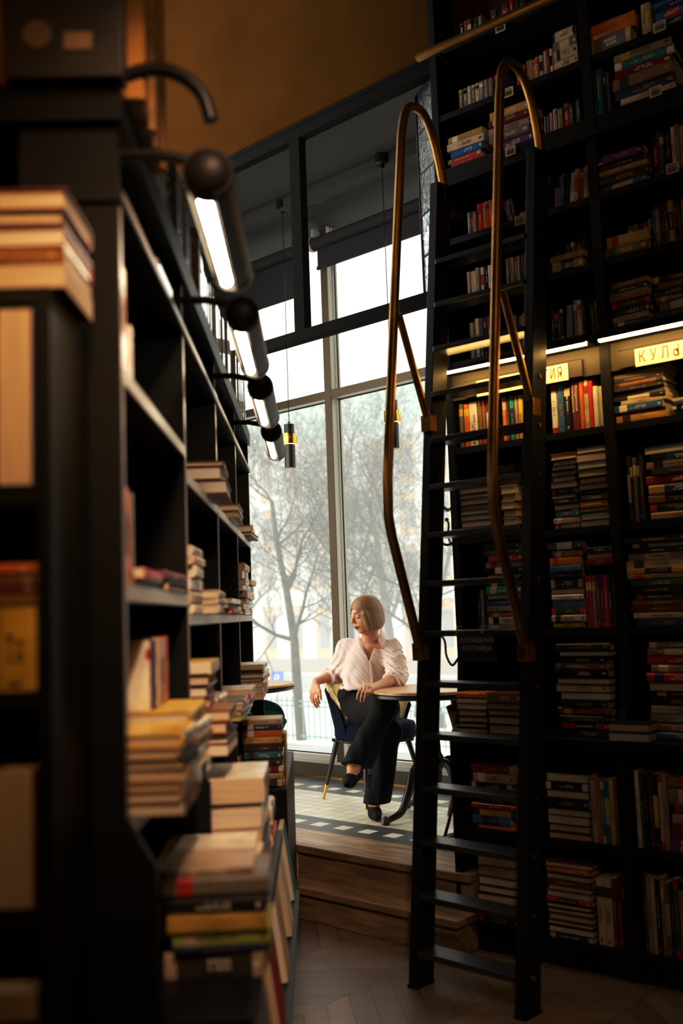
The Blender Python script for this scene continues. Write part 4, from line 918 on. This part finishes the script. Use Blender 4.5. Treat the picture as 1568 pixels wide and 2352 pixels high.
# yellow palace across the road
YW = mat('yellow stucco', (.78, .42, .05), .9, var=.08, vscale=1); WT = mat('white stucco', (.80, .79, .74), .9); WG = mat('dim window glass', (.12, .13, .14), .3)
ROOF = mat('pale green roof', (.35, .52, .46), .7)
bd = empty('yellow_building', (0, 0, OZ), 0, 'hazy yellow building with white columns across the snowy road', 'building')
Q0 = TO.inverted() @ at(760, 1500, 36.0); BT = TO @ Matrix.Translation((0, Q0.y, OZ)); bd.matrix_world = BT
MB().box((-44, 0, 0), (16, 8, 8.0)).build('wall', YW, bd)
MB().box((-44.3, -.35, 8.0), (16.3, 8.3, 8.35)).build('cornice', WT, bd)
for (z0, z1) in ((2.45, 3.0), (4.3, 4.6), (6.1, 6.4)): MB().box((-44, -.12, z0), (16, 0, z1)).build('string_course', WT, bd)
MB().box((-44, -.10, 0), (16, 0, .5)).build('plinth', mat('brown stone', (.30, .20, .13), .9), bd)
m = MB(); m.prism([(-44.5, 8.35), (16.5, 8.35), (12, 9.8), (-40, 9.8)], -8.4, .4, T=Matrix.Rotation(pi/2, 4, 'X')); m.build('roof', ROOF, bd)
x = -36.0
while x < -4:
    MB().box((x, -.10, .5), (x+.62, 0, 8)).build('pilaster', WT, bd)
    for (z0, z1) in ((.9, 2.1), (3.2, 4.0), (4.9, 5.8), (6.7, 7.6)):
        wn_ = MB().box((x+.80, -.05, z0), (x+1.22, -.003, z1)).build('window', WG, bd)
    x += 1.36
# parking sign
SB = mat('blue sign face', (.02, .16, .60), .5); SW = mat('white sign paint', (.8, .82, .84), .5)
p = at(637, 1553, 21.0); ps = empty('parking_sign', (p.x, p.y, OZ), 0, 'small blue and white parking sign beyond the cafe table', 'sign')
h = p.z-OZ
MB().tube([(0, 0, 0), (0, 0, h+.1)], .025, 6).build('post', GREY, ps)
bo = MB().box((-.13, -.03, h-.18), (.13, -.01, h+.1)).build('board', SB, ps)
t = text_mesh('P', .24, SW, ps, 'letter'); t.matrix_local = Matrix.Translation((-.08, -.036, h-.13)) @ Matrix.Rotation(pi/2, 4, 'X')
# falling-snow haze
def haze():
    m = bpy.data.materials.new('snowy haze'); m.use_nodes = True; nt = m.node_tree; nt.nodes.clear()
    o = nt.nodes.new('ShaderNodeOutputMaterial'); a = nt.nodes.new('ShaderNodeVolumeAbsorption'); e = nt.nodes.new('ShaderNodeEmission'); s = nt.nodes.new('ShaderNodeAddShader')
    a.inputs['Color'].default_value = (0, 0, 0, 1); a.inputs['Density'].default_value = HZ
    e.inputs['Color'].default_value = (.98, 1.0, .97, 1); e.inputs['Strength'].default_value = HZ*HW
    nt.links.new(a.outputs[0], s.inputs[0]); nt.links.new(e.outputs[0], s.inputs[1]); nt.links.new(s.outputs[0], o.inputs['Volume']); return m
HZ, HW = .036, 1.12
hz = MB().box((-40, 1.9, OZ+.03), (40, Q0.y+1, 12)).build('snow_haze', haze()); hz.matrix_world = TO; tag(hz, kind='stuff')
# ------------------------------------------------------------------ the seated woman
class SDF:
    """smooth union of solids on a grid, turned into a mesh by surface nets"""
    def __init__(s, lo, hi, h):
        s.lo = np.array(lo, np.float32); s.h = h; s.n = np.ceil((np.array(hi)-s.lo)/h).astype(int)+1
        s.f = np.full(tuple(s.n), 1.0, np.float32)
    def sl(s, lo, hi):
        a = np.clip(((np.array(lo)-s.lo)/s.h).astype(int), 0, s.n); b = np.clip(((np.array(hi)-s.lo)/s.h).astype(int)+2, 0, s.n)
        ax = [s.lo[i]+s.h*np.arange(a[i], b[i], dtype=np.float32) for i in range(3)]
        return tuple(slice(a[i], b[i]) for i in range(3)), np.meshgrid(*ax, indexing='ij', sparse=True)
    def put(s, S, d, k, op='add'):
        g = s.f[S]
        if d.size == 0: return
        if op == 'add':
            h = np.maximum(k-np.abs(g-d), 0)/k; s.f[S] = np.minimum(g, d)-h*h*k*.25
        else:
            d = -d; h = np.maximum(k-np.abs(g-d), 0)/k; s.f[S] = np.maximum(g, d)+h*h*k*.25
    def cap(s, a, b, ra, rb, k=.02, op='add'):
        a = np.array(a, np.float32); b = np.array(b, np.float32); m = max(ra, rb)+k+.03
        S, (X, Y, Z) = s.sl(np.minimum(a, b)-m, np.maximum(a, b)+m); d = b-a; L = float(d@d)+1e-9
        t = np.clip(((X-a[0])*d[0]+(Y-a[1])*d[1]+(Z-a[2])*d[2])/L, 0, 1)
        q = np.sqrt((X-a[0]-t*d[0])**2+(Y-a[1]-t*d[1])**2+(Z-a[2]-t*d[2])**2)-(ra+(rb-ra)*t); s.put(S, q, k, op)
    def ell(s, c, r, k=.02, R=None, op='add'):
        c = np.array(c, np.float32); m = max(r)+k+.03; S, (X, Y, Z) = s.sl(c-m, c+m); P = [X-c[0], Y-c[1], Z-c[2]]
        if R is not None: P = [sum(float(R[j][i])*P[j] for j in range(3)) for i in range(3)]     # columns of R are the axes
        k0 = np.sqrt(sum((P[i]/r[i])**2 for i in range(3))); k1 = np.sqrt(sum((P[i]/r[i]**2)**2 for i in range(3)))+1e-9
        s.put(S, k0*(k0-1)/k1, k, op)
    def mesh(s, name, mt, parent, relax=2):
        f = s.f; neg = f < 0; nx, ny, nz = f.shape
        c = np.zeros((nx-1, ny-1, nz-1), np.int8)
        for i in (0, 1):
            for j in (0, 1):
                for k in (0, 1): c += neg[i:nx-1+i, j:ny-1+j, k:nz-1+k]
        act = np.argwhere((c > 0) & (c < 8)); idx = np.full(c.shape, -1, np.int32); idx[tuple(act.T)] = np.arange(len(act))
        acc = np.zeros((len(act), 3)); cn = np.zeros(len(act))
        corner = [(i, j, k) for i in (0, 1) for j in (0, 1) for k in (0, 1)]
        for a in range(8):
            for b in range(a+1, 8):
                A, B = np.array(corner[a]), np.array(corner[b])
                if np.abs(A-B).sum() != 1: continue
                fa = f[tuple((act+A).T)]; fb = f[tuple((act+B).T)]; m = (fa < 0) != (fb < 0); t = fa/(fa-fb+1e-12)
                t = np.where(m, t, 0); p = A+(B-A)*t[:, None]; acc += p*m[:, None]; cn += m
        v = (act+acc/cn[:, None])*s.h+s.lo; fs = []
        for ax in range(3):
            sh = [slice(1, -1)]*3; sh2 = [slice(1, -1)]*3; sh[ax] = slice(0, -1); sh2[ax] = slice(1, None)
            a = neg[tuple(sh)]; b = neg[tuple(sh2)]; o = [1, 1, 1]; o[ax] = 0; u, w = [(1, 2), (2, 0), (0, 1)][ax]
            for flip, m in ((0, a & ~b), (1, ~a & b)):
                e = np.argwhere(m)+np.array(o); U = np.zeros(3, int); U[u] = 1; W = np.zeros(3, int); W[w] = 1
                q = np.stack([idx[tuple((e-U-W).T)], idx[tuple((e-W).T)], idx[tuple(e.T)], idx[tuple((e-U).T)]], 1)
                fs.append(q if not flip else q[:, ::-1])
        fs = np.concatenate(fs); fs = fs[(fs >= 0).all(1)]
        for _ in range(relax):
            sm = np.zeros_like(v); n = np.zeros(len(v))
            for a, b in ((0, 1), (1, 2), (2, 3), (3, 0)):
                np.add.at(sm, fs[:, a], v[fs[:, b]]); np.add.at(sm, fs[:, b], v[fs[:, a]]); np.add.at(n, fs[:, a], 1); np.add.at(n, fs[:, b], 1)
            v = v*.5+.5*sm/np.maximum(n, 1)[:, None]
        me = bpy.data.meshes.new(name); me.vertices.add(len(v)); me.vertices.foreach_set('co', v.astype(np.float32).ravel())
        me.loops.add(fs.size); me.loops.foreach_set('vertex_index', fs.astype(np.int32).ravel()); me.polygons.add(len(fs))
        me.polygons.foreach_set('loop_start', np.arange(0, fs.size, 4, dtype=np.int32)); me.update(calc_edges=True); me.validate(); me.shade_smooth()
        me.materials.append(mt); o = bpy.data.objects.new(name, me); link(o); 
        if parent is not None: o.parent = parent; o.matrix_parent_inverse = parent.matrix_world.inverted() if False else Matrix.Translation(-parent.location)
        return o
A3 = lambda x, y, Y: at(x, y, Y)
def skin_mat():
    m = mat('light skin', (.62, .33, .21), .5, var=.10, vscale=9, col2=(.54, .26, .16)); b = m.node_tree.nodes['Principled BSDF']
    b.inputs['Subsurface Weight'].default_value = .12; b.inputs['Subsurface Radius'].default_value = (.02, .008, .004); b.inputs['Subsurface Scale'].default_value = .3; return m
SKIN = skin_mat()
SHIRT = mat('pale pink cotton', (.72, .56, .50), .85, bump=.12, bscale=60, spec=.2)
TROU = mat('black wool', (.010, .0095, .010), .8, spec=.2); SHOE = mat('black suede', (.008, .008, .009), .75, spec=.2)
HIPC = A3(852, 1622, 6.28)
wo = empty('person', (HIPC.x, HIPC.y, FH), 0, 'seated blonde-bobbed woman in pale pink shirt and black trousers, legs crossed, looking aside', 'person')
# head frame
HC = A3(839, 1411, 6.17); hf = Vector((-.84, -.50, -.24)).normalized(); hr = hf.cross(Vector((-.06, 0, 1))).normalized(); hu = hr.cross(hf)
RH = [[hr[i], hf[i], hu[i]] for i in range(3)]; HS = .97
def hp(x, y, z): return HC+(hr*x+hf*y+hu*z)*HS
body = SDF((-.30, 5.30, .30), (.50, 6.75, 1.68), .0036)
B = body
def E(c, r, k=.02, op='add'): B.ell(hp(*c), [q*HS for q in r], k, RH, op)
E((0, -.012, .035), (.073, .092, .078)); E((0, .028, -.025), (.058, .060, .080), .03); E((0, .052, -.090), (.026, .026, .020), .03)
for sx_ in (-1, 1):
    E((sx_*.034, .050, -.030), (.022, .026, .026), .02); B.cap(hp(sx_*.01, .084, .024), hp(sx_*.044, .066, .024), .008, .007, .012)
    E((sx_*.031, .093, .003), (.015, .012, .010), .010, 'sub'); E((sx_*.030, .072, .003), (.0135, .0135, .0120), .003)
    B.cap(hp(sx_*.008, .098, -.026), hp(sx_*.006, .092, -.026), .0065, .006, .006); E((sx_*.070, -.005, -.005), (.008, .018, .030), .006)
B.cap(hp(0, .086, .016), hp(0, .108, -.018), .0065, .0085, .010); B.cap(hp(0, .108, -.018), hp(0, .102, -.024), .009, .009, .005)
B.cap(hp(-.018, .080, -.055), hp(0, .092, -.053), .005, .006, .006); B.cap(hp(.018, .080, -.055), hp(0, .092, -.053), .005, .006, .006)
B.cap(hp(-.015, .080, -.066), hp(.015, .080, -.066), .006, .006, .006); B.cap(hp(0, .088, -.065), hp(0, .088, -.066), .006, .006, .006)
# neck, trunk
nb = A3(848, 1486, 6.26); B.cap(hp(0, -.025, -.045), nb, .052, .054, .03)
B.cap(nb, A3(808, 1490, 6.30), .040, .050, .04); B.cap(nb, A3(890, 1490, 6.22), .040, .050, .04)
B.ell(A3(848, 1515, 6.285), (.135, .095, .125), .04); B.ell(A3(838, 1570, 6.31), (.105, .085, .11), .04); B.ell(A3(852, 1622, 6.28), (.15, .115, .095), .04)
B.cap(A3(848, 1488, 6.20), A3(820, 1484, 6.25), .013, .012, .02); B.cap(A3(848, 1488, 6.20), A3(878, 1484, 6.19), .013, .012, .02)   # collar bones
# arms
RS, RE, RW = A3(797, 1494, 6.32), A3(775, 1547, 6.50), A3(726, 1565, 6.31)
LS, LE, LW = A3(901, 1494, 6.22), A3(910, 1559, 6.09), A3(866, 1576, 5.90)
B.cap(RS, RE, .046, .038, .03); B.cap(RE, RE*.65+RW*.35, .037, .036, .02); B.cap(RE*.65+RW*.35, RW, .036, .0235, .02)
B.cap(LS, LE, .046, .038, .03); B.cap(LE, LE*.65+LW*.35, .037, .036, .02); B.cap(LE*.65+LW*.35, LW, .036, .0235, .02)
def hand(W, palm, fingers, thumb, pr_=.0135):
    for kn in palm: B.cap(W, kn, .0175, pr_, .012)
    for i in range(len(palm)-1): B.cap(palm[i], palm[i+1], pr_*.95, pr_*.95, .008)
    for f_ in fingers:
        rr = [.0092, .0085, .0078, .0062]
        for i in range(3): B.cap(f_[i], f_[i+1], rr[i], rr[i+1], .0035)
    rr = [.0125, .0105, .0090, .0068]
    for i in range(len(thumb)-1): B.cap(thumb[i], thumb[i+1], rr[i], rr[i+1], .006)
# her right hand hangs over the chair back
kn = [A3(716, 1588, 6.30), A3(720, 1590, 6.285), A3(725, 1590, 6.275), A3(729.5, 1588, 6.27)]
hand(RW, kn, [
    [kn[0], A3(713.5, 1602, 6.30), A3(717, 1612, 6.305), A3(722, 1619, 6.31)],
    [kn[1], A3(717.5, 1606, 6.28), A3(722, 1618, 6.285), A3(728, 1626, 6.295)],
    [kn[2], A3(723.5, 1605, 6.262), A3(727, 1616, 6.27), A3(731.5, 1623, 6.28)],
    [kn[3], A3(728.5, 1601, 6.255), A3(731, 1610, 6.262), A3(734, 1616, 6.27)]],
    [A3(729, 1575, 6.27), A3(733.5, 1587, 6.25), A3(735.5, 1598, 6.245), A3(737.5, 1607, 6.25)])
# her left hand lies on the table, fingers over the edge
kn = [A3(832, 1577, 5.775), A3(838, 1578, 5.755), A3(845, 1580, 5.745), A3(851, 1582, 5.75)]
hand(LW, kn, [
    [kn[0], A3(825.5, 1587, 5.72), A3(821.5, 1597, 5.715), A3(820, 1606, 5.72)],
    [kn[1], A3(832.5, 1590, 5.70), A3(829.5, 1602, 5.695), A3(828.5, 1612, 5.70)],
    [kn[2], A3(840.5, 1592, 5.695), A3(838, 1602, 5.69), A3(836, 1611, 5.695)],
    [kn[3], A3(848.5, 1591, 5.70), A3(845.5, 1599, 5.697), A3(842.5, 1605, 5.70)]],
    [A3(846, 1574, 5.83), A3(834, 1581, 5.80), A3(829, 1587, 5.79), A3(826, 1592, 5.785)], .013)
# legs
HL, KL, AL_ = A3(884, 1634, 6.26), A3(892, 1682, 5.84), A3(859, 1850, 5.87)
HR, KR, AR_ = A3(828, 1632, 6.22), A3(886, 1622, 5.80), A3(812, 1762, 5.62)
for h_, k_, a_ in ((HL, KL, AL_), (HR, KR, AR_)):
    B.cap(h_, k_, .078, .055, .04); B.cap(k_, k_*.6+a_*.4, .052, .052, .03); B.cap(k_*.6+a_*.4, a_, .050, .031, .03)
def foot(a, heel, ball, toe):
    B.cap(a, heel, .031, .026, .02); B.cap(a, ball, .030, .028, .02); B.cap(heel, ball, .024, .027, .02); B.cap(ball, toe, .027, .017, .015)
fl = (AL_, A3(853, 1858, 5.94), A3(861, 1876, 5.79), A3(867, 1883, 5.72)); fr_ = (AR_, A3(819, 1778, 5.665), A3(803, 1793, 5.54), A3(797, 1800, 5.475))
fl = tuple(Vector((p.x, p.y, max(p.z, FH+z_))) for p, z_ in zip(fl, (.09, .065, .036, .026)))
foot(*fl); foot(*fr_)
body.mesh('body', SKIN, wo)
# shirt
S = SDF((-.32, 5.85, .85), (.48, 6.75, 1.42), .0036)
S.ell(A3(848, 1514, 6.275), (.150, .112, .135), .04); S.ell(A3(838, 1558, 6.29), (.140, .112, .105), .04); S.ell(A3(828, 1579, 6.27), (.125, .108, .040), .03)
S.cap(A3(849, 1484, 6.27), A3(802, 1491, 6.31), .048, .058, .03); S.cap(A3(849, 1484, 6.27), A3(896, 1489, 6.23), .048, .058, .03)
S.cap(RS, RE, .064, .062, .03); cR = RE*.55+RW*.45; S.cap(RE, cR, .060, .054, .02); S.cap(RS, A3(800, 1540, 6.38), .06, .06, .05)
S.cap(LS, LE, .064, .060, .03); cL = LE*.72+LW*.28; S.cap(LE, cL, .060, .052, .02); S.cap(A3(912, 1520, 6.16), A3(922, 1548, 6.17), .05, .045, .03)
S.cap(cR+(RW-cR)*.00, cR+(RW-cR)*.05, .057, .057, .006); S.cap(cL, cL+(LW-cL)*.05, .055, .055, .006)                # rolled cuffs
Sl, (X, Y, Z) = S.sl(S.lo, S.lo+S.h*S.n)
def folds():
    d = np.zeros(S.f.shape, np.float32)
    q = X*1.0+Z*.42+Y*.2; w = .5+.5*np.sin(X*9+Z*7+1.0)
    d += .0042*np.sin(q*72+2.6*np.sin(Z*19+X*14)+1.2*np.sin(X*37-Z*23))*w
    d += .0012*np.sin(q*190+Z*60+2.5*np.sin(X*31+Z*43))
    sl = 1/(1+np.exp(-(X-.215)*90))                             # wrinkles across her left sleeve
    d += sl*(.0034*np.sin(Z*150+X*75+2.2*np.sin(X*46+Y*30)+1.3*np.sin(Z*61))+.0016*np.sin(Z*310-X*110+2*np.sin(X*70)))
    sr = 1/(1+np.exp((X+.03)*90)); d += sr*(.004*np.sin(X*130-Z*80+1.4*np.sin(Z*30)))
    return d
S.f += folds()
def halfspace(S_, p, n, region=None, keep=-1):
    n = Vector(n).normalized(); d = (X-p[0])*n[0]+(Y-p[1])*n[1]+(Z-p[2])*n[2]; return d
for c_, w_ in ((cR+(RW-cR)*.10, RW-RE), (cL+(LW-cL)*.10, LW-LE)):     # open the cuffs
    n = w_.normalized(); d = halfspace(S, c_, n); rad = np.sqrt(np.maximum((X-c_[0])**2+(Y-c_[1])**2+(Z-c_[2])**2, 0))-.11
    S.f = np.maximum(S.f, -np.maximum(-d, rad))
# open neck
va, vl, vr = A3(847, 1519, 6.17), A3(824, 1462, 6.2), A3(870, 1462, 6.2)
def edge(p, q):
    n = Vector((-(q-p).z, 0, (q-p).x)).normalized(); return (X-p.x)*n.x+(Z-p.z)*n.z
tri = np.maximum(edge(va, vl)*(1 if ((vr-va).dot(Vector((-(vl-va).z, 0, (vl-va).x))) < 0) else -1), edge(va, vr)*(1 if ((vl-va).dot(Vector((-(vr-va).z, 0, (vr-va).x))) < 0) else -1))
tri = np.maximum(tri, Y-6.27)
neckc = nb+Vector((0, 0, .03)); nk = np.sqrt((X-neckc.x)**2+(Y-neckc.y)**2)-.056; nk = np.maximum(nk, -(Z-nb.z+.015))
cut = np.minimum(tri, nk); S.f = np.maximum(S.f, -cut)
zb = A3(830, 1588, 6.2).z; S.f = np.maximum(S.f, (zb+.012*np.sin(X*40))-Z)
shirt = S.mesh('shirt', SHIRT, wo)
def patch(name, pts, m, parent, th=.003):
    mb = MB().add([p for p in pts], [tuple(range(len(pts)))]); o = mb.build(name, m, parent); o.matrix_parent_inverse = Matrix.Translation(-wo.location)
    s_ = o.modifiers.new('s', 'SOLIDIFY'); s_.thickness = th; return o
def strip(name, rows, m, parent, th=.0035):
    n = len(rows[0]); vs = [p for r in rows for p in r]; mb = MB().add(vs, [(i*n+k, i*n+k+1, (i+1)*n+k+1, (i+1)*n+k) for i in range(len(rows)-1) for k in range(n-1)])
    o = mb.build(name, m, parent, smooth=True); o.matrix_parent_inverse = Matrix.Translation(-wo.location); s_ = o.modifiers.new('s', 'SOLIDIFY'); s_.thickness = th
    u = o.modifiers.new('u', 'SUBSURF'); u.levels = u.render_levels = 2; return o
def flap(rows): 
    o = strip('collar', rows, SHIRT, wo, .0025); o.modifiers['u'].subdivision_type = 'SIMPLE'
flap([[A3(867, 1443, 6.37), A3(874, 1439, 6.31), A3(873, 1452, 6.25), A3(866, 1468, 6.19)], [A3(877, 1460, 6.38), A3(885, 1456, 6.31), A3(883, 1466, 6.22), A3(873, 1478, 6.16)], [A3(884, 1476, 6.38), A3(895, 1472, 6.29), A3(891, 1477, 6.19), A3(880, 1488, 6.14)]])
flap([[A3(834, 1448, 6.36), A3(825, 1452, 6.30), A3(825, 1464, 6.22), A3(833, 1484, 6.165), A3(838, 1502, 6.145)], [A3(828, 1453, 6.37), A3(819, 1457, 6.30), A3(819, 1468, 6.215), A3(826, 1486, 6.155), A3(836, 1502, 6.14)]])
strip('placket', [[A3(846, 1517, 6.152), A3(849, 1540, 6.165), A3(851, 1560, 6.168), A3(850, 1578, 6.15)], [A3(853, 1517, 6.152), A3(857, 1540, 6.165), A3(858, 1560, 6.168), A3(857, 1578, 6.15)]], SHIRT, wo, .004)
# trousers
S = SDF((-.2, 5.42, .33), (.5, 6.5, 1.10), .004)
S.ell(A3(850, 1618, 6.28), (.165, .130, .100), .04); S.cap(A3(806, 1600, 6.27), A3(872, 1600, 6.26), .085, .085, .04)
S.cap(HL, KL, .092, .072, .04); S.cap(KL, AL_+Vector((0, 0, -.06)), .070, .079, .03)
S.cap(HR, KR, .092, .072, .04); ar2 = AR_+(KR-AR_)*.08; ar2 = AR_+(AR_-KR)*.22; S.cap(KR, ar2, .068, .072, .03); S.cap(A3(860, 1680, 5.74), A3(838, 1752, 5.67), .055, .05, .05)
Sl, (X, Y, Z) = S.sl(S.lo, S.lo+S.h*S.n)
S.f += .003*np.sin(X*80+Z*9+2*np.sin(Z*7))*(1/(1+np.exp((Z-.85)*30)))+.0025*np.sin(X*70-Z*60+Y*50+1.5*np.sin(Z*21))*(1/(1+np.exp(-(Z-.8)*30)))
nR = (AR_-KR).normalized()+Vector((.35, 0, -.4)); nR.normalize(); c_ = A3(818, 1757, 5.62); d = (X-c_.x)*nR.x+(Y-c_.y)*nR.y+(Z-c_.z)*nR.z
rad = np.sqrt((X-c_.x)**2+(Y-c_.y)**2+(Z-c_.z)**2)-.26; S.f = np.maximum(S.f, -np.maximum(-d, np.maximum(rad, (X*1.0-c_.x)-.09)))
zl_ = A3(860, 1843, 5.87).z; S.f = np.maximum(S.f, np.maximum(zl_-Z, -1.0*(zl_+.3-Z)) if False else zl_-Z)
S.mesh('trousers', TROU, wo)
S.f[:] = 1
S2 = SDF((-.1, 5.35, .315), (.32, 6.05, .72), .0034)
def shoe(a, heel, ball, toe, name):
    S2.f[:] = 1
    S2.cap(heel, ball, .033, .036, .02); S2.cap(ball, toe, .035, .022, .02); S2.cap(heel+Vector((0, 0, .015)), heel, .034, .033, .01)
    mid = (a*.5+ball*.5); S2.ell(a*.68+ball*.32+Vector((0, -.02, .045)), (.040, .075, .055), .008, None, 'sub')
    return S2
for q, nm in ((fl, 'l'), (fr_, 'r')):
    shoe(*q, nm)
    if nm == 'l':
        Sl, (X, Y, Z) = S2.sl(S2.lo, S2.lo+S2.h*S2.n); S2.f = np.maximum(S2.f, FH+.001-Z)
    o = S2.mesh('shoe', SHOE, wo)
    hl = q[1]+Vector((0, .012, -.02)); dn = Vector((0, 0, -1)) if nm == 'l' else Vector((.25, .3, -.9)).normalized()
    L_ = hl.z-FH if nm == 'l' else .055
    h_ = MB().tube([hl, hl+dn*L_], [.016, .009], 10).build('heel', SHOE, o); h_.matrix_parent_inverse = Matrix.Translation(-wo.location)
# hair
HB = hp(0, 0, 0); S = SDF([HB.x-.16, HB.y-.16, HB.z-.17], [HB.x+.16, HB.y+.16, HB.z+.15], .0028)
def Eh(c, r, k=.02, op='add'): S.ell(hp(*c), [q*HS for q in r], k, RH, op)
Eh((0, -.016, .032), (.084, .106, .092)); Eh((0, -.034, -.040), (.086, .086, .088), .04); Eh((.05, .0, -.055), (.042, .062, .055), .03); Eh((-.05, .0, -.055), (.042, .062, .055), .03)
S.cap(hp(.065, .045, .01), hp(.066, .035, -.075), .018, .016, .02); S.cap(hp(-.065, .045, .01), hp(-.066, .038, -.08), .018, .016, .02)
Sl, (X, Y, Z) = S.sl(S.lo, S.lo+S.h*S.n)
dx, dy, dz = X-HC.x, Y-HC.y, Z-HC.z
lx = dx*hr.x+dy*hr.y+dz*hr.z; ly = dx*hf.x+dy*hf.y+dz*hf.z; lz = dx*hu.x+dy*hu.y+dz*hu.z
az = np.arctan2(lx, -ly); S.f += .0009*np.sin(az*52+.8*np.sin(lz*14))+.0006*np.sin(az*117+lz*10)
op = np.sqrt((lx/.058)**2+((ly-.105)/.072)**2+((lz+.055)/.120)**2)-1; S.f = np.maximum(S.f, -op*.06)
part = np.sqrt(lx**2+(lz-.128)**2)-.006; S.f = np.maximum(S.f, -(part+0*ly)*1.0)
S.f = np.maximum(S.f, -(lz+.106+.012*np.cos(az)+.004*np.sin(az*23)))
inner = np.sqrt((lx/.066)**2+((ly+.0)/.075)**2+((lz+.09)/.10)**2)-1; S.f = np.maximum(S.f, -inner*.06)
def hair_mat():
    m = mat('honey blonde hair', (.40, .235, .11), .42, spec=.6); nt = m.node_tree; b = nt.nodes['Principled BSDF']
    at_ = nt.nodes.new('ShaderNodeAttribute'); at_.attribute_name = 'strand'; nz = nt.nodes.new('ShaderNodeTexNoise'); nz.noise_dimensions = '1D'; nz.inputs['Scale'].default_value = 1; nz.inputs['Detail'].default_value = 3; cr = nt.nodes.new('ShaderNodeValToRGB')
    cr.color_ramp.elements[0].position = .40; cr.color_ramp.elements[1].position = .62; cr.color_ramp.elements[0].color = (.055, .025, .010, 1); cr.color_ramp.elements[1].color = (.48, .27, .115, 1)
    nt.links.new(at_.outputs['Fac'], nz.inputs['W']); nt.links.new(nz.outputs['Fac'], cr.inputs[0]); nt.links.new(cr.outputs[0], b.inputs['Base Color'])
    bp = nt.nodes.new('ShaderNodeBump'); bp.inputs['Strength'].default_value = .2; bp.inputs['Distance'].default_value = .002; nt.links.new(nz.outputs['Fac'], bp.inputs['Height']); nt.links.new(bp.outputs[0], b.inputs['Normal']); return m
HAIR = hair_mat(); ho = S.mesh('hair', HAIR, wo, 1)
co = np.empty(len(ho.data.vertices)*3, np.float32); ho.data.vertices.foreach_get('co', co); co = co.reshape(-1, 3)-np.array(HC, np.float32)
hx = co@np.array(hr); hy = co@np.array(hf); hz_ = co@np.array(hu); st = np.arctan2(hx, -(hy-.0)*(1+.0*hz_))*26+hz_*6
ho.data.attributes.new('strand', 'FLOAT', 'POINT').data.foreach_set('value', st.astype(np.float32))
# features
def feat(name, pts, rr, m): 
    o = MB().tube([hp(*p) for p in pts], rr, 8).build(name, m, wo, smooth=True); o.matrix_parent_inverse = Matrix.Translation(-wo.location); return o
BROW = mat('brown eyebrow', (.10, .05, .025), .7); LIPS = mat('rose lips', (.42, .13, .10), .45); LASH = mat('dark lashes', (.03, .018, .012), .6)
for s_ in (-1, 1):
    feat('eyebrow', [(s_*.014, .0925, .027), (s_*.028, .0895, .032), (s_*.046, .076, .027)], [.0016, .0026, .0014], BROW)
    feat('eyelashes', [(s_*.018, .0835, .001), (s_*.030, .0868, -.003), (s_*.043, .076, .0)], [.0012, .0022, .0014], LASH)
feat('lips', [(-.019, .0855, -.0585), (-.006, .0985, -.0555), (0, .0985, -.0565), (.006, .0985, -.0555), (.019, .0855, -.0585)], [.0015, .0045, .0045, .0045, .0015], LIPS)
feat('lips', [(-.017, .0855, -.0605), (0, .0965, -.0645), (.017, .0855, -.0605)], [.0015, .0055, .0015], LIPS)
# ------------------------------------------------------------------ light
wd = bpy.data.worlds.new('overcast'); sc.world = wd; wd.use_nodes = True
bg = wd.node_tree.nodes['Background']; bg.inputs['Color'].default_value = (1.0, .985, .93, 1); bg.inputs['Strength'].default_value = 4.0
pa = bpy.data.lights.new('window_portal', 'AREA'); pa.shape = 'RECTANGLE'; pa.size = 6.0; pa.size_y = 3.9; pa.cycles.is_portal = True
po = bpy.data.objects.new('window_portal', pa); C.objects.link(po)
po.matrix_world = TW @ Matrix.Translation((.4, .14, 2.4)) @ Matrix.Rotation(radians(-90), 4, 'X')
def area(name, loc_, target, size, power, col):
    l = bpy.data.lights.new(name, 'AREA'); l.shape = 'DISK'; l.size = size; l.energy = power; l.color = col
    o = bpy.data.objects.new(name, l); C.objects.link(o); o.location = loc_
    o.rotation_euler = (Vector(target)-Vector(loc_)).to_track_quat('-Z', 'Y').to_euler(); return o
area('room_fill', (1.5, -1.5, 5.2), (-.4, 2.6, 1.2), .6, 26, (1.0, .62, .36))  # unseen warm fill light added high behind the viewer
l_ = area('book_fill', (-.05, .1, 2.9), (-.5, 1.6, 1.9), .12, 1.6, (1.0, .50, .15)); l_.data.spread = radians(50)  # unseen fill added to warm the books in the end unit
l_ = area('book_fill', (.3, .5, 3.3), (-.3, 2.7, 1.2), .12, 4.2, (1.0, .68, .48)); l_.data.spread = radians(42)  # second added fill, brightens the books in the aisle bookcase
area('wall_washer', (-.1, 3.4, 3.6), (-.2, 5.8, 4.9), .3, 2.0, (1.0, .55, .22))

vs_ = sc.view_settings; vs_.use_curve_mapping = True
cm = vs_.curve_mapping; cm.curves[3].points.new(.11, .075); cm.curves[3].points.new(.5, .53)
cm.curves[2].points[1].location = (1.0, .955); cm.curves[0].points.new(.3, .31); cm.update()
